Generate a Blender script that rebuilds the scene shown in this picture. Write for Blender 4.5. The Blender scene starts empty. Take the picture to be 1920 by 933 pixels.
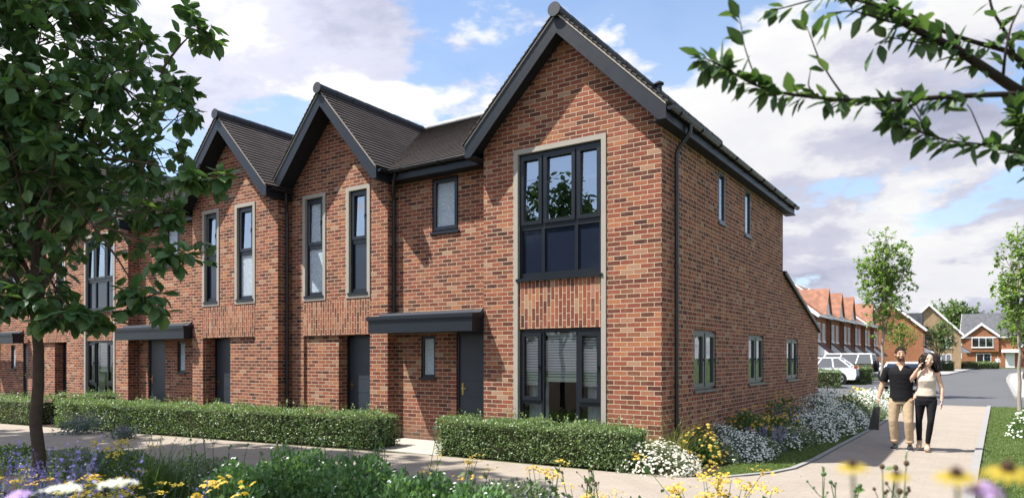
SKY_STR=.118; CLOUD_STR=.46; CLOUD_T=.482; CLOUD_OFF=(4.4,8.8,2.6); SUN_STR=5.0; EXPO=1.08; TINT=.88; SUNSIDE=1.6
import bpy, math, random
import numpy as np
from mathutils import Vector, Matrix
random.seed(7)
rng = np.random.default_rng(11)
R = math.radians
scene = bpy.context.scene
COL = scene.collection
SUN = (-0.46, -0.37, 1.0)            # towards the sun

# ------------------------------------------------------------------ mesh builder
OFF = {}
class MB:
    def __init__(s): s.V=[]; s.G=[]; s.n=0
    def add(s, V, F, m=0):
        V=np.asarray(V,dtype=np.float64).reshape(-1,3); F=np.asarray(F,dtype=np.int64)
        if F.ndim==1: F=F.reshape(1,-1)
        s.V.append(V); s.G.append((F+s.n,m)); s.n+=len(V)
    def quad(s,a,b,c,d,m=0): s.add([a,b,c,d],[[0,1,2,3]],m)
    def poly(s,pts,m=0): s.add(pts,[list(range(len(pts)))],m)
    def box(s,x0,x1,y0,y1,z0,z1,m=0,tf=None):
        V=[(x0,y0,z0),(x1,y0,z0),(x1,y1,z0),(x0,y1,z0),(x0,y0,z1),(x1,y0,z1),(x1,y1,z1),(x0,y1,z1)]
        F=[[0,3,2,1],[4,5,6,7],[0,1,5,4],[1,2,6,5],[2,3,7,6],[3,0,4,7]]
        if tf: V=[tf(*v) for v in V]; F=[f[::-1] for f in F]
        s.add(V,F,m)
    def hexa(s,V,m=0): s.add(V,[[0,3,2,1],[4,5,6,7],[0,1,5,4],[1,2,6,5],[2,3,7,6],[3,0,4,7]],m)
    def prism(s,poly,vec,m=0):
        P=np.asarray(poly,float); n=len(P); Q=P+np.asarray(vec,float)
        s.add(np.vstack([P,Q]),[[i,(i+1)%n,n+(i+1)%n,n+i] for i in range(n)],m)
        s.poly(P[::-1],m); s.poly(Q,m)
    def tube(s,pts,rad,n=8,m=0,caps=True,flat=None):
        P=np.asarray(pts,float); k=len(P)
        rad=np.full(k,rad,float) if np.isscalar(rad) else np.asarray(rad,float)
        T=np.gradient(P,axis=0); T/=np.maximum(np.linalg.norm(T,axis=1,keepdims=True),1e-9)
        ref=np.array([0,0,1.]) if abs(T[0,2])<.9 else np.array([1.,0,0])
        a=np.linspace(0,2*math.pi,n,endpoint=False); rings=[]
        u=np.cross(T[0],ref); u/=np.linalg.norm(u)
        for i in range(k):
            u=u-T[i]*(u@T[i]); u/=max(np.linalg.norm(u),1e-9); v=np.cross(T[i],u)
            rings.append(P[i]+rad[i]*(np.cos(a)[:,None]*u+np.sin(a)[:,None]*v))
        V=np.vstack(rings); F=[]
        for i in range(k-1):
            for j in range(n):
                F.append([i*n+j,i*n+(j+1)%n,(i+1)*n+(j+1)%n,(i+1)*n+j])
        s.add(V,F,m)
        if caps:
            s.poly(rings[0][::-1],m); s.poly(rings[-1],m)
    def loft(s,rings,m=0):
        """rings: list of (n,3) arrays, closed solid"""
        n=len(rings[0]); F=[]
        for i in range(len(rings)-1):
            for j in range(n): F.append([i*n+j,i*n+(j+1)%n,(i+1)*n+(j+1)%n,(i+1)*n+j])
        s.add(np.vstack(rings),F,m); s.poly(np.asarray(rings[0])[::-1],m); s.poly(rings[-1],m)
    def disc(s,c,nrm,r,n=16,m=0,th=0.0):
        c=np.asarray(c,float); nn=np.asarray(nrm,float); nn/=np.linalg.norm(nn)
        ref=np.array([0,0,1.]) if abs(nn[2])<.9 else np.array([1.,0,0])
        u=np.cross(ref,nn); u/=np.linalg.norm(u); v=np.cross(nn,u)
        a=np.linspace(0,2*math.pi,n,endpoint=False)
        P=c+r*(np.cos(a)[:,None]*u+np.sin(a)[:,None]*v)
        if th: s.prism(P,nn*th,m)
        else: s.poly(P,m)
    def ell(s,c,r,nu=14,nv=9,m=0,rot=None):
        c=np.asarray(c,float); V=[];F=[]
        for i in range(nv+1):
            t=math.pi*i/nv
            for j in range(nu):
                p=2*math.pi*j/nu
                V.append((math.sin(t)*math.cos(p)*r[0],math.sin(t)*math.sin(p)*r[1],-math.cos(t)*r[2]))
        for i in range(nv):
            for j in range(nu): F.append([i*nu+j,i*nu+(j+1)%nu,(i+1)*nu+(j+1)%nu,(i+1)*nu+j])
        V=np.array(V)
        if rot is not None: V=V@np.asarray(rot).T
        s.add(V+c,F,m)
    def leaves(s,P,D,N,size,tmpl,faces,m=0):
        """place leaf template (k,3: along, across, up) at P, axis D, normal N"""
        P=np.asarray(P,float); D=np.asarray(D,float); N=np.asarray(N,float); n=len(P)
        if n==0: return
        D=D/np.maximum(np.linalg.norm(D,axis=1,keepdims=True),1e-9)
        S=np.cross(N,D); S/=np.maximum(np.linalg.norm(S,axis=1,keepdims=True),1e-9)
        U=np.cross(D,S); size=np.broadcast_to(np.asarray(size,float),(n,))
        T=np.asarray(tmpl,float); k=len(T)
        V=P[:,None,:]+size[:,None,None]*(T[None,:,0,None]*D[:,None,:]+T[None,:,1,None]*S[:,None,:]+T[None,:,2,None]*U[:,None,:])
        for fs in faces:
            F=np.asarray(fs,dtype=np.int64)
            s.G.append(((F[None]+np.arange(n)[:,None,None]*k+s.n).reshape(-1,F.shape[1]),m))
        s.V.append(V.reshape(-1,3)); s.n+=n*k
    def build(s,name,mats,parent=None,smooth=False,uv=True,origin=None,weld=False):
        V=np.vstack(s.V)
        o=OFF[parent.name] if parent is not None else np.asarray(origin if origin is not None else (0,0,0),float)
        me=bpy.data.meshes.new(name)
        V0=V-o
        me.vertices.add(len(V)); me.vertices.foreach_set('co',V0.astype(np.float32).ravel())
        idx=np.concatenate([g.ravel() for g,_ in s.G]); tot=np.concatenate([np.full(len(g),g.shape[1]) for g,_ in s.G])
        mi=np.concatenate([np.full(len(g),m) for g,m in s.G])
        st=np.concatenate([[0],np.cumsum(tot)[:-1]])
        me.loops.add(len(idx)); me.loops.foreach_set('vertex_index',idx.astype(np.int32))
        me.polygons.add(len(tot)); me.polygons.foreach_set('loop_start',st.astype(np.int32))
        try: me.polygons.foreach_set('loop_total',tot.astype(np.int32))
        except Exception: pass
        me.polygons.foreach_set('material_index',mi.astype(np.int32))
        me.polygons.foreach_set('use_smooth',np.full(len(tot),bool(smooth)))
        if uv:
            UV=[]
            for g,_ in s.G:
                A=V[g]; nrm=np.cross(A[:,1]-A[:,0],A[:,2]-A[:,0])
                nrm/=np.maximum(np.linalg.norm(nrm,axis=1,keepdims=True),1e-12)
                flat=np.abs(nrm[:,2])>.95
                t=np.cross(np.array([0,0,1.])[None],nrm); t[flat]=(1,0,0)
                t/=np.maximum(np.linalg.norm(t,axis=1,keepdims=True),1e-9)
                b=np.cross(nrm,t); b[flat]=(0,1,0)
                UV.append(np.stack([(A*t[:,None,:]).sum(-1),(A*b[:,None,:]).sum(-1)],-1).reshape(-1,2))
            me.uv_layers.new(name='UVMap'); me.uv_layers[0].data.foreach_set('uv',np.vstack(UV).astype(np.float32).ravel())
        me.update(calc_edges=True); me.validate()
        for m in (mats if isinstance(mats,(list,tuple)) else [mats]): me.materials.append(m)
        ob=bpy.data.objects.new(name,me); COL.objects.link(ob)
        if parent is not None: ob.parent=parent
        else: ob.location=o
        OFF[ob.name]=o
        return ob

def tag(o,label=None,cat=None,group=None,kind=None):
    if label: o['label']=label
    if cat: o['category']=cat
    if group: o['group']=group
    if kind: o['kind']=kind
    return o
def thing(name,label,cat,loc=(0,0,0),group=None):
    o=bpy.data.objects.new(name,None); COL.objects.link(o); o.location=loc; o.empty_display_size=.2
    OFF[o.name]=np.asarray(loc,float)
    return tag(o,label,cat,group)
def dup(root,loc,rotz=0,scale=1.0,label=None,group=None):
    r=root.copy(); COL.objects.link(r); r.location=loc; r.rotation_euler=(0,0,rotz); r.scale=(scale,)*3 if np.isscalar(scale) else scale
    if label: r['label']=label
    if group: r['group']=group
    for ch in list(root.children):
        c=ch.copy(); COL.objects.link(c); c.parent=r
        for g in list(ch.children):
            d=g.copy(); COL.objects.link(d); d.parent=c
    return r
def ORD(i): return ['first','second','third','fourth','fifth','sixth','seventh','eighth','ninth','tenth','eleventh','twelfth','thirteenth','fourteenth','fifteenth','sixteenth','seventeenth','eighteenth'][i]

# ------------------------------------------------------------------ materials
class NT:
    def __init__(s,name):
        s.mat=bpy.data.materials.new(name); s.mat.use_nodes=True
        s.t=s.mat.node_tree; s.t.nodes.clear(); s.o=s.n('ShaderNodeOutputMaterial')
    def n(s,typ,**kw):
        nd=s.t.nodes.new(typ)
        for k,v in kw.items():
            if k.startswith('i_'):
                key=k[2:]; key=int(key) if key.isdigit() else key.replace('_',' ')
                nd.inputs[key].default_value=v
            else: setattr(nd,k,v)
        return nd
    def l(s,a,b): s.t.links.new(a,b)
    def ramp(s,fac,stops,interp='LINEAR'):
        r=s.n('ShaderNodeValToRGB'); r.color_ramp.interpolation=interp; e=r.color_ramp.elements
        while len(e)<len(stops): e.new(.5)
        for i,(p,c) in enumerate(stops): e[i].position=p; e[i].color=(*c,1) if len(c)==3 else c
        s.l(fac,r.inputs[0]); return r.outputs[0]
    def noise(s,scale,detail=4,rough=.5,vec=None,out='Fac'):
        nd=s.n('ShaderNodeTexNoise'); nd.inputs['Scale'].default_value=scale; nd.inputs['Detail'].default_value=detail; nd.inputs['Roughness'].default_value=rough
        if vec is not None: s.l(vec,nd.inputs['Vector'])
        return nd.outputs[out]
    def math(s,op,a,b=None,c=None):
        nd=s.n('ShaderNodeMath',operation=op)
        for i,x in enumerate((a,b,c)):
            if x is None: continue
            if isinstance(x,(int,float)): nd.inputs[i].default_value=x
            else: s.l(x,nd.inputs[i])
        return nd.outputs[0]
    def mix(s,f,a,b,blend='MIX'):
        nd=s.n('ShaderNodeMix',data_type='RGBA',blend_type=blend)
        for key,x in ((0,f),(6,a),(7,b)):
            if isinstance(x,(int,float)): nd.inputs[key].default_value=x
            elif isinstance(x,tuple): nd.inputs[key].default_value=(*x,1) if len(x)==3 else x
            else: s.l(x,nd.inputs[key])
        return nd.outputs[2]
    def bsdf(s,col=(.5,.5,.5),rough=.6,spec=.5,bump=None,bstr=.3,bdist=.01,metal=0,coat=0):
        p=s.n('ShaderNodeBsdfPrincipled')
        if isinstance(col,tuple): p.inputs['Base Color'].default_value=(*col,1)
        else: s.l(col,p.inputs['Base Color'])
        if isinstance(rough,(int,float)): p.inputs['Roughness'].default_value=rough
        else: s.l(rough,p.inputs['Roughness'])
        p.inputs['Specular IOR Level'].default_value=spec; p.inputs['Metallic'].default_value=metal
        p.inputs['Coat Weight'].default_value=coat; p.inputs['Coat Roughness'].default_value=.05
        if bump is not None:
            b=s.n('ShaderNodeBump'); b.inputs['Strength'].default_value=bstr; b.inputs['Distance'].default_value=bdist
            s.l(bump,b.inputs['Height']); s.l(b.outputs[0],p.inputs['Normal'])
        return p
    def out(s,sh): s.l(sh.outputs[0] if hasattr(sh,'outputs') else sh,s.o.inputs[0]); return s.mat
    def uv(s): return s.n('ShaderNodeTexCoord').outputs['UV']
    def obj(s): return s.n('ShaderNodeNewGeometry').outputs['Position']

def M_plain(name,col,rough=.6,spec=.5,var=.12,scale=6,bump=.15,metal=0,coat=0):
    t=NT(name); P=t.obj()
    n=t.noise(scale,6,.6,P); f=t.noise(scale*14,3,.6,P)
    c=t.mix(n,tuple(x*(1-var) for x in col),tuple(min(1,x*(1+var)) for x in col))
    c=t.mix(t.math('MULTIPLY',f,.25),c,tuple(x*(1-2*var) for x in col))
    rr=t.math('ADD',t.math('MULTIPLY',n,.16),max(.02,rough-.08))
    return t.out(t.bsdf(c,rr,spec,bump=f if bump else None,bstr=bump,bdist=.004,metal=metal,coat=coat))

def M_brick(name,w=.225,h=.075,soldier=False,ramp=None,mortar=(.52,.42,.29),mort=.0066,tint=1.0,squash=None,weather=True):
    t=NT(name); uv=t.uv()
    if soldier:
        sep=t.n('ShaderNodeSeparateXYZ'); t.l(uv,sep.inputs[0]); cb=t.n('ShaderNodeCombineXYZ')
        t.l(sep.outputs[1],cb.inputs[0]); t.l(sep.outputs[0],cb.inputs[1]); uv=cb.outputs[0]
    nz=t.n('ShaderNodeTexNoise'); nz.inputs['Scale'].default_value=22; nz.inputs['Detail'].default_value=3; t.l(uv,nz.inputs['Vector'])
    sub=t.n('ShaderNodeVectorMath',operation='SUBTRACT'); t.l(nz.outputs['Color'],sub.inputs[0]); sub.inputs[1].default_value=(.5,.5,.5)
    sc=t.n('ShaderNodeVectorMath',operation='SCALE'); t.l(sub.outputs[0],sc.inputs[0]); sc.inputs['Scale'].default_value=.011
    ad=t.n('ShaderNodeVectorMath',operation='ADD'); t.l(uv,ad.inputs[0]); t.l(sc.outputs[0],ad.inputs[1])
    br=t.n('ShaderNodeTexBrick'); t.l(ad.outputs[0],br.inputs['Vector'])
    br.offset=.5; br.offset_frequency=2
    if squash: br.squash=squash; br.squash_frequency=2
    for k,v in (('Scale',1.0),('Mortar Size',mort),('Mortar Smooth',.25),('Bias',0.0),('Brick Width',w),('Row Height',h)): br.inputs[k].default_value=v
    br.inputs['Color1'].default_value=(0,0,0,1); br.inputs['Color2'].default_value=(1,1,1,1); br.inputs['Mortar'].default_value=(.5,.5,.5,1)
    ramp=ramp or [(0,(.085,.034,.028)),(.14,(.28,.078,.050)),(.30,(.38,.122,.070)),(.42,(.125,.046,.036)),(.54,(.48,.195,.098)),(.66,(.30,.088,.058)),(.78,(.165,.056,.042)),(.90,(.36,.118,.072)),(1,(.47,.30,.20))]
    ramp=[(p,tuple(x*tint*TINT*k for x,k in zip(c,(1.0,.99,.96)))) for p,c in ramp]
    sp=t.n('ShaderNodeSeparateColor'); t.l(br.outputs['Color'],sp.inputs[0])
    c=t.ramp(sp.outputs[0],ramp)
    n1=t.noise(60,5,.7,uv); n2=t.noise(9,4,.6,uv)
    blot=t.ramp(n2,[(.52,(0,0,0)),(.72,(1,1,1))])
    c=t.mix(t.math('MULTIPLY',blot,.22),c,(.40*tint,.27*tint,.17*tint))
    c=t.mix(t.ramp(n1,[(.35,(.55,.55,.55)),(.65,(0,0,0))]),c,t.mix(1.0,c,(.45,.42,.42),'MULTIPLY'))
    mc=t.mix(n1,tuple(x*.75 for x in mortar),tuple(x*1.15 for x in mortar))
    c=t.mix(br.outputs['Fac'],c,mc)
    if weather:
        n3=t.noise(.7,4,.6,uv)
        c=t.mix(t.math('MULTIPLY',t.ramp(n3,[(.35,(0,0,0)),(.7,(1,1,1))]),.28),c,t.mix(1.0,c,(.72,.66,.62),'MULTIPLY'))
    if weather:                                         # splash dirt near the ground, faint run-off streaks
        sz=t.n('ShaderNodeSeparateXYZ'); t.l(t.obj(),sz.inputs[0])
        mp=t.n('ShaderNodeMapping'); mp.inputs['Scale'].default_value=(5,.35,1); t.l(t.uv(),mp.inputs['Vector'])
        st_=t.noise(1.0,5,.6,mp.outputs[0]); base=t.math('SUBTRACT',1.0,t.math('MULTIPLY',sz.outputs[2],1.9))
        base=t.math('MAXIMUM',t.math('MULTIPLY',t.math('ADD',base,t.math('SUBTRACT',n3,.45)),.55),0.0)
        c=t.mix(t.math('MINIMUM',base,.6),c,(.135,.105,.075))
        c=t.mix(t.math('MULTIPLY',t.ramp(st_,[(.55,(0,0,0)),(.75,(1,1,1))]),.30),c,t.mix(1.0,c,(.60,.56,.53),'MULTIPLY'))
    hgt=t.math('ADD',t.math('MULTIPLY',br.outputs['Fac'],-1.0),t.math('MULTIPLY',n1,.35))
    return t.out(t.bsdf(c,.88,.25,bump=hgt,bstr=.8,bdist=.014))

def M_tiles(name,col,w=.33,h=.115,var=.35):
    t=NT(name); uv=t.uv()
    br=t.n('ShaderNodeTexBrick'); t.l(uv,br.inputs['Vector'])
    for k,v in (('Scale',1.0),('Mortar Size',.004),('Mortar Smooth',.1),('Bias',0.0),('Brick Width',w),('Row Height',h)): br.inputs[k].default_value=v
    br.inputs['Color1'].default_value=(0,0,0,1); br.inputs['Color2'].default_value=(1,1,1,1); br.inputs['Mortar'].default_value=(.2,.2,.2,1)
    sp=t.n('ShaderNodeSeparateColor'); t.l(br.outputs['Color'],sp.inputs[0])
    n=t.noise(3,6,.65,uv); n1=t.noise(90,3,.6,uv)
    c=t.mix(sp.outputs[0],tuple(x*(1-var) for x in col),tuple(x*(1+var) for x in col))
    c=t.mix(t.math('MULTIPLY',n,.5),c,tuple(x*1.25 for x in (col[0],col[1]*.97,col[2]*.92)))
    c=t.mix(t.math('MULTIPLY',n1,.4),c,tuple(x*.5 for x in col))
    c=t.mix(t.math('MULTIPLY',t.ramp(t.noise(1.1,6,.7,uv),[(.55,(0,0,0)),(.72,(1,1,1))]),.30),c,tuple(x*1.9+.01 for x in col))
    return t.out(t.bsdf(c,.72,.35,bump=n1,bstr=.2,bdist=.004))

def M_leaf(name,c1,c2,c3=None,rough=.42,trans=.28,spec=.4):
    t=NT(name); g=t.n('ShaderNodeNewGeometry')
    st=[(0,c1),(.6,c2)]+([(1,c3)] if c3 else [])
    c=t.ramp(g.outputs['Random Per Island'],st)
    p=t.bsdf(c,rough,spec)
    tr=t.n('ShaderNodeBsdfTranslucent'); t.l(t.mix(1.0,c,(1.5,1.6,.7),'MULTIPLY'),tr.inputs[0])
    mx=t.n('ShaderNodeMixShader'); mx.inputs[0].default_value=trans
    t.l(p.outputs[0],mx.inputs[1]); t.l(tr.outputs[0],mx.inputs[2]); return t.out(mx)

def M_glass(name,tint=(.55,.62,.66),refl=.16,ior=1.55,wav=.0):
    t=NT(name)
    fr=t.n('ShaderNodeFresnel'); fr.inputs[0].default_value=ior
    f=t.math('MINIMUM',t.math('ADD',fr.outputs[0],refl),1.0)
    tp=t.n('ShaderNodeBsdfTransparent'); tp.inputs[0].default_value=(*tint,1)
    gl=t.n('ShaderNodeBsdfGlossy'); gl.inputs['Roughness'].default_value=.0; gl.inputs[0].default_value=(.92,.96,1,1)
    if wav:
        b=t.n('ShaderNodeBump'); b.inputs['Strength'].default_value=wav; b.inputs['Distance'].default_value=.02
        t.l(t.noise(1.6,2,.4,t.obj()),b.inputs['Height']); t.l(b.outputs[0],gl.inputs['Normal'])
    mx=t.n('ShaderNodeMixShader'); t.l(f,mx.inputs[0]); t.l(tp.outputs[0],mx.inputs[1]); t.l(gl.outputs[0],mx.inputs[2])
    return t.out(mx)
def M_obscure(name):
    t=NT(name); P=t.obj()
    v=t.n('ShaderNodeTexVoronoi'); v.inputs['Scale'].default_value=42; t.l(P,v.inputs['Vector'])
    n=t.noise(75,3,.6,P)
    h=t.math('ADD',v.outputs['Distance'],t.math('MULTIPLY',n,.6))
    p=t.bsdf(t.mix(t.ramp(n,[(.4,(0,0,0)),(.62,(1,1,1))]),(.26,.33,.40),(.60,.67,.72)),.12,1.0,bump=h,bstr=.9,bdist=.012)
    return t.out(p)

BR=M_brick('brick_red_multi')
BRS=M_brick('brick_flemish_red',squash=.55,tint=1.0)
BSO=M_brick('brick_soldier_panel',soldier=True)
TILE=M_tiles('roof_tile_charcoal',(.060,.047,.043))
RIDGE=M_plain('ridge_tile_slate',(.026,.030,.040),.55,.4)
RIDGEL=M_plain('ridge_tile_pale',(.34,.34,.34),.8,.3)
SLATE=M_plain('fascia_slate_blue',(.010,.013,.019),.42,.35,var=.06,bump=.03)
SOFFIT=M_plain('soffit_dark',(.014,.016,.02),.6,.3)
VERGE=M_plain('verge_mortar',(.42,.38,.33),.9,.2,var=.2)
FRAME=M_plain('window_frame_anthracite',(.008,.011,.016),.36,.4,var=.05,bump=.0)
FRAMEG=M_plain('window_frame_grey_green',(.060,.074,.076),.38,.5,var=.05,bump=.0)
STONE=M_plain('stone_surround',(.34,.315,.275),.85,.25,var=.12,scale=9)
GUT=M_plain('gutter_black',(.012,.013,.016),.28,.5,var=.05,bump=.0)
DOORM=M_plain('door_grey',(.026,.033,.043),.42,.45,var=.05,bump=.03)
LEAD=M_plain('lead_flashing',(.055,.058,.072),.6,.5,var=.2)
BRASS=M_plain('brass',(.45,.30,.10),.3,.5,metal=1)
CHROME=M_plain('chrome',(.6,.6,.62),.18,.5,var=.03,metal=1,bump=0)
GLASS=M_glass('clear_glass',(.50,.57,.60),.30,1.6,wav=.03); GLASSG=M_glass('ground_floor_glass',(.84,.89,.90),.05,1.5,wav=.03)
GLASSD=M_plain('dark_spandrel_glass',(.012,.017,.032),.09,.5,var=.02,bump=0)
GLASSS=M_glass('side_glass',(.55,.62,.64),.22,1.5,wav=.03)
OBSC=M_obscure('obscured_glass')
BLIND=M_plain('blind_white',(.86,.85,.82),.6,.3,var=.05)
CURT=M_plain('curtain_white',(.78,.80,.80),.8,.2,var=.05)
DARK=M_plain('dark_interior',(.045,.042,.040),.8,.2)
CONC=M_plain('concrete_pale',(.36,.335,.295),.85,.25,var=.12,scale=3)
KERB=M_plain('kerb_stone',(.245,.24,.23),.85,.25,var=.15,scale=5)
WHITE=M_plain('white_paint',(.78,.78,.77),.5,.4,var=.04)
# ------------------------------------------------------------------ terrace houses
EZ=5.35; AZ=7.20; RY=3.05; RZ=7.24; BACK=7.73; HB=8.1
def tfF(Y): return lambda u,d,z:(u,Y-d,z)
def tfS(X): return lambda u,d,z:(X+d,u,z)

def wall_holes(mb,tf,u0,u1,z0,z1,holes,d=0.0,m=0,mr=None,side=None):
    """a sheet at outward offset d with rectangular holes (u0,u1,z0,z1,depth) and their reveals"""
    mr=m if mr is None else mr
    us=sorted({u0,u1,*[h[0] for h in holes],*[h[1] for h in holes]}); zs=sorted({z0,z1,*[h[2] for h in holes],*[h[3] for h in holes]})
    us=[u for u in us if u0<=u<=u1]; zs=[z for z in zs if z0<=z<=z1]
    for i in range(len(us)-1):
        for j in range(len(zs)-1):
            cu,cz=(us[i]+us[i+1])/2,(zs[j]+zs[j+1])/2
            if any(h[0]<cu<h[1] and h[2]<cz<h[3] for h in holes): continue
            mb.quad(tf(us[i],d,zs[j]),tf(us[i+1],d,zs[j]),tf(us[i+1],d,zs[j+1]),tf(us[i],d,zs[j+1]),m)
    for a,b,c,e,dep in holes:
        if dep<=0: continue
        D=d-dep
        mb.quad(tf(a,d,c),tf(a,d,e),tf(a,D,e),tf(a,D,c),mr)
        mb.quad(tf(b,d,c),tf(b,D,c),tf(b,D,e),tf(b,d,e),mr)
        mb.quad(tf(a,d,e),tf(b,d,e),tf(b,D,e),tf(a,D,e),mr)
        if c>z0+1e-6: mb.quad(tf(a,d,c),tf(a,D,c),tf(b,D,c),tf(b,d,c),mr)
    if side:
        for (p,q) in (((u0,z0),(u0,z1)),((u0,z1),(u1,z1)),((u1,z1),(u1,z0)),((u1,z0),(u0,z0))):
            mb.quad(tf(p[0],d,p[1]),tf(q[0],d,q[1]),tf(q[0],d-side,q[1]),tf(p[0],d-side,p[1]),m)

def window(root,tf,u0,u1,z0,z1,lights,dep=.09,frame=None,glass=None,bw=.05,sill=True,blind=None,surround=None,handle=True,depth=.07,label=None):
    """lights: (u0,u1,z0,z1,'open'|'fixed',glass). Frame front sits dep behind the wall face."""
    frame=frame or FRAME; e=.002
    mb=MB(); hs=[(a,b,c,d,.05) for a,b,c,d,_,_ in lights]
    wall_holes(mb,tf,u0+e,u1-e,z0+e,z1-e,hs,-dep,side=depth)
    w=mb.build('window',frame,root)
    if label: w['label']=label
    for a,b,c,d,kind,gl in lights:
        if kind=='open':
            sb=MB(); s=.052
            wall_holes(sb,tf,a-.012,b+.012,c-.012,d+.012,[(a+s,b-s,c+s,d-s,.045)],-dep+.022,side=.02)
            sash=sb.build('sash',frame,w)
            pb=MB(); tl=(d-c-2*s)*.022*(1 if c>3 else 0); pb.quad(tf(a+s,-dep-.012,c+s),tf(b-s,-dep-.012,c+s),tf(b-s,-dep-.012-tl,d-s),tf(a+s,-dep-.012-tl,d-s)); pb.build('pane',gl,w)   # upper panes alone tilt back, shaped to mirror sky above the tree
            if handle:
                hb=MB(); hz=(c+d)/2; hb.box(b-.03,b-.012,-dep+.02,-dep+.045,hz-.02,hz+.02,0,tf); hb.box(b-.027,b-.015,-dep+.045,-dep+.055,hz-.09,hz+.01,0,tf); hb.build('handle',GUT,w)
        else:
            pb=MB(); pb.quad(tf(a,-dep-.03,c),tf(b,-dep-.03,c),tf(b,-dep-.03,d),tf(a,-dep-.03,d)); pb.build('pane',gl,w)
    if sill:
        sb=MB(); sb.box(u0-.03,u1+.03,-dep-.02,.035,z0-.045,z0-.001,0,tf); sb.build('sill',frame,w)
    if blind:
        bb=MB()
        for (a,b,zt,zb) in blind:
            z=zt; bb.box(a,b,-dep-.14,-dep-.10,zt-.04,zt,0,tf)
            while z>zb:
                z-=.045
                bb.add([tf(a,-dep-.128,z+.017),tf(b,-dep-.128,z+.017),tf(b,-dep-.108,z-.016),tf(a,-dep-.108,z-.016)],[[0,1,2,3]])
            bb.box(a,b,-dep-.14,-dep-.10,zb-.03,zb,0,tf)
        bb.build('blind',BLIND,w)
    if surround:
        a,b,c,d=surround; s=.085
        sb=MB(); p=.018
        sb.box(a,u0,-dep-.02,p,c,d,0,tf); sb.box(u1,b,-dep-.02,p,c,d,0,tf)
        sb.box(u0,u1,-dep-.02,p,z1,d,0,tf)
        if .02<z0-c<.5: sb.box(u0,u1,-dep-.02,p,c,z0-.046 if sill else z0,0,tf)
        sb.build('stone_surround',STONE,w)
    return w

def door(root,tf,u0,u1,z1,dep,hinge='r',glassy=False):
    mb=MB(); fw=.05
    wall_holes(mb,tf,u0+.002,u1-.002,.02,z1-.002,[(u0+fw,u1-fw,.02,z1-fw,.06)],-dep,side=.06)
    mb.box(u0,u1,-dep-.06,-dep+.05,.0,.02,0,tf)
    d=mb.build('door',[FRAME],root)
    lb=MB(); n=7; a,b=u0+fw+.002,u1-fw-.002; zt=z1-fw-.002; zb=.024
    hs=(zt-zb)/n
    for i in range(n):
        lb.box(a,b,-dep-.055,-dep-.022,zb+i*hs+.004,zb+(i+1)*hs-.004,0,tf)
    lb.box(a,b,-dep-.058,-dep-.030,zb,zt,0,tf)
    lb.build('leaf',DOORM,d)
    hb=MB(); hu=a+.07 if hinge=='r' else b-.07
    hb.box(hu-.02,hu+.02,-dep-.022,-dep-.014,.93,1.15,0,tf); hb.box(hu-.01,hu+.01,-dep-.014,-dep+.028,1.04,1.06,0,tf); hb.box(hu-.01,hu+.11,-dep+.016,-dep+.030,1.04,1.06,0,tf)
    hb.build('handle',BRASS,d)
    return d

def slope(mb,A,B,C,D,rows,t=.028,m=0):
    """tiled slope with stepped courses; A,B eave, D,C ridge (A under D, B under C)"""
    A,B,C,D=[np.asarray(p,float) for p in (A,B,C,D)]
    n=np.cross(B-A,D-A); n/=np.linalg.norm(n)
    if n[2]<0: n=-n
    for i in range(rows):
        f0,f1=i/rows,(i+1)/rows
        a,b=A+(D-A)*f0,B+(C-B)*f0; d,c=A+(D-A)*f1,B+(C-B)*f1
        up=(D-A)/np.linalg.norm(D-A); e=up*.035                       # each course laps the one below with a thin open joint
        mb.quad(a+n*t,b+n*t,c+e+n*.002,d+e+n*.002,m)
        lo=-.02 if i==0 else t-.013
        mb.quad(a+n*lo,b+n*lo,b+n*t,a+n*t,m)
        mb.quad(a+e+n*lo,b+e+n*lo,b+n*lo,a+n*lo,m)
        mb.poly([a,a+n*t,d+n*.003],m); mb.poly([b,c+n*.003,b+n*t],m)

def ridge_tiles(root,p,q,mat,name='ridge',r=.095,step=.42,cap=False):
    p,q=np.asarray(p,float),np.asarray(q,float); L=np.linalg.norm(q-p); n=max(1,int(L/step)); mb=MB()
    for i in range(n):
        a=p+(q-p)*(i/n); b=p+(q-p)*((i+1)/n-.012/L); mb.tube([a,b],[r+.006,r],10)
    if cap:
        d=(q-p)/L; mb.disc(p-d*.012,-d,r+.02,18,0,.02)
    return mb.build(name,mat,root)

def gutter(root,pts,r=.056,brackets=True):
    mb=MB(); pts=[np.asarray(p,float) for p in pts]
    for a,b in zip(pts[:-1],pts[1:]):
        d=(b-a)/np.linalg.norm(b-a); s=np.cross(d,[0,0,1.]); n=9
        ring=[]
        for k in range(n):
            t=math.pi+math.pi*k/(n-1); ring.append(s*math.cos(t)*r+np.array([0,0,1.])*math.sin(t)*r)
        for rr,fl in ((1.0,False),(.86,True)):
            for k in range(n-1):
                q=[a+ring[k]*rr,b+ring[k]*rr,b+ring[k+1]*rr,a+ring[k+1]*rr]; mb.quad(*(q[::-1] if fl else q))
        for sg in (1,-1):
            mb.tube([a+s*sg*r,b+s*sg*r],.008,6)
        for e,dd in ((a,-d),(b,d)):
            mb.prism([e+x for x in ring],dd*.006)
        L=np.linalg.norm(b-a); k=.35
        while brackets and k<L:
            c=a+d*k; mb.tube([c+s*math.cos(math.pi+math.pi*j/8)*r*1.12+np.array([0,0,1.])*math.sin(math.pi+math.pi*j/8)*r*1.12 for j in range(9)],.014,6); k+=.95
    return mb.build('gutter',GUT,root,smooth=False)
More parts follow.
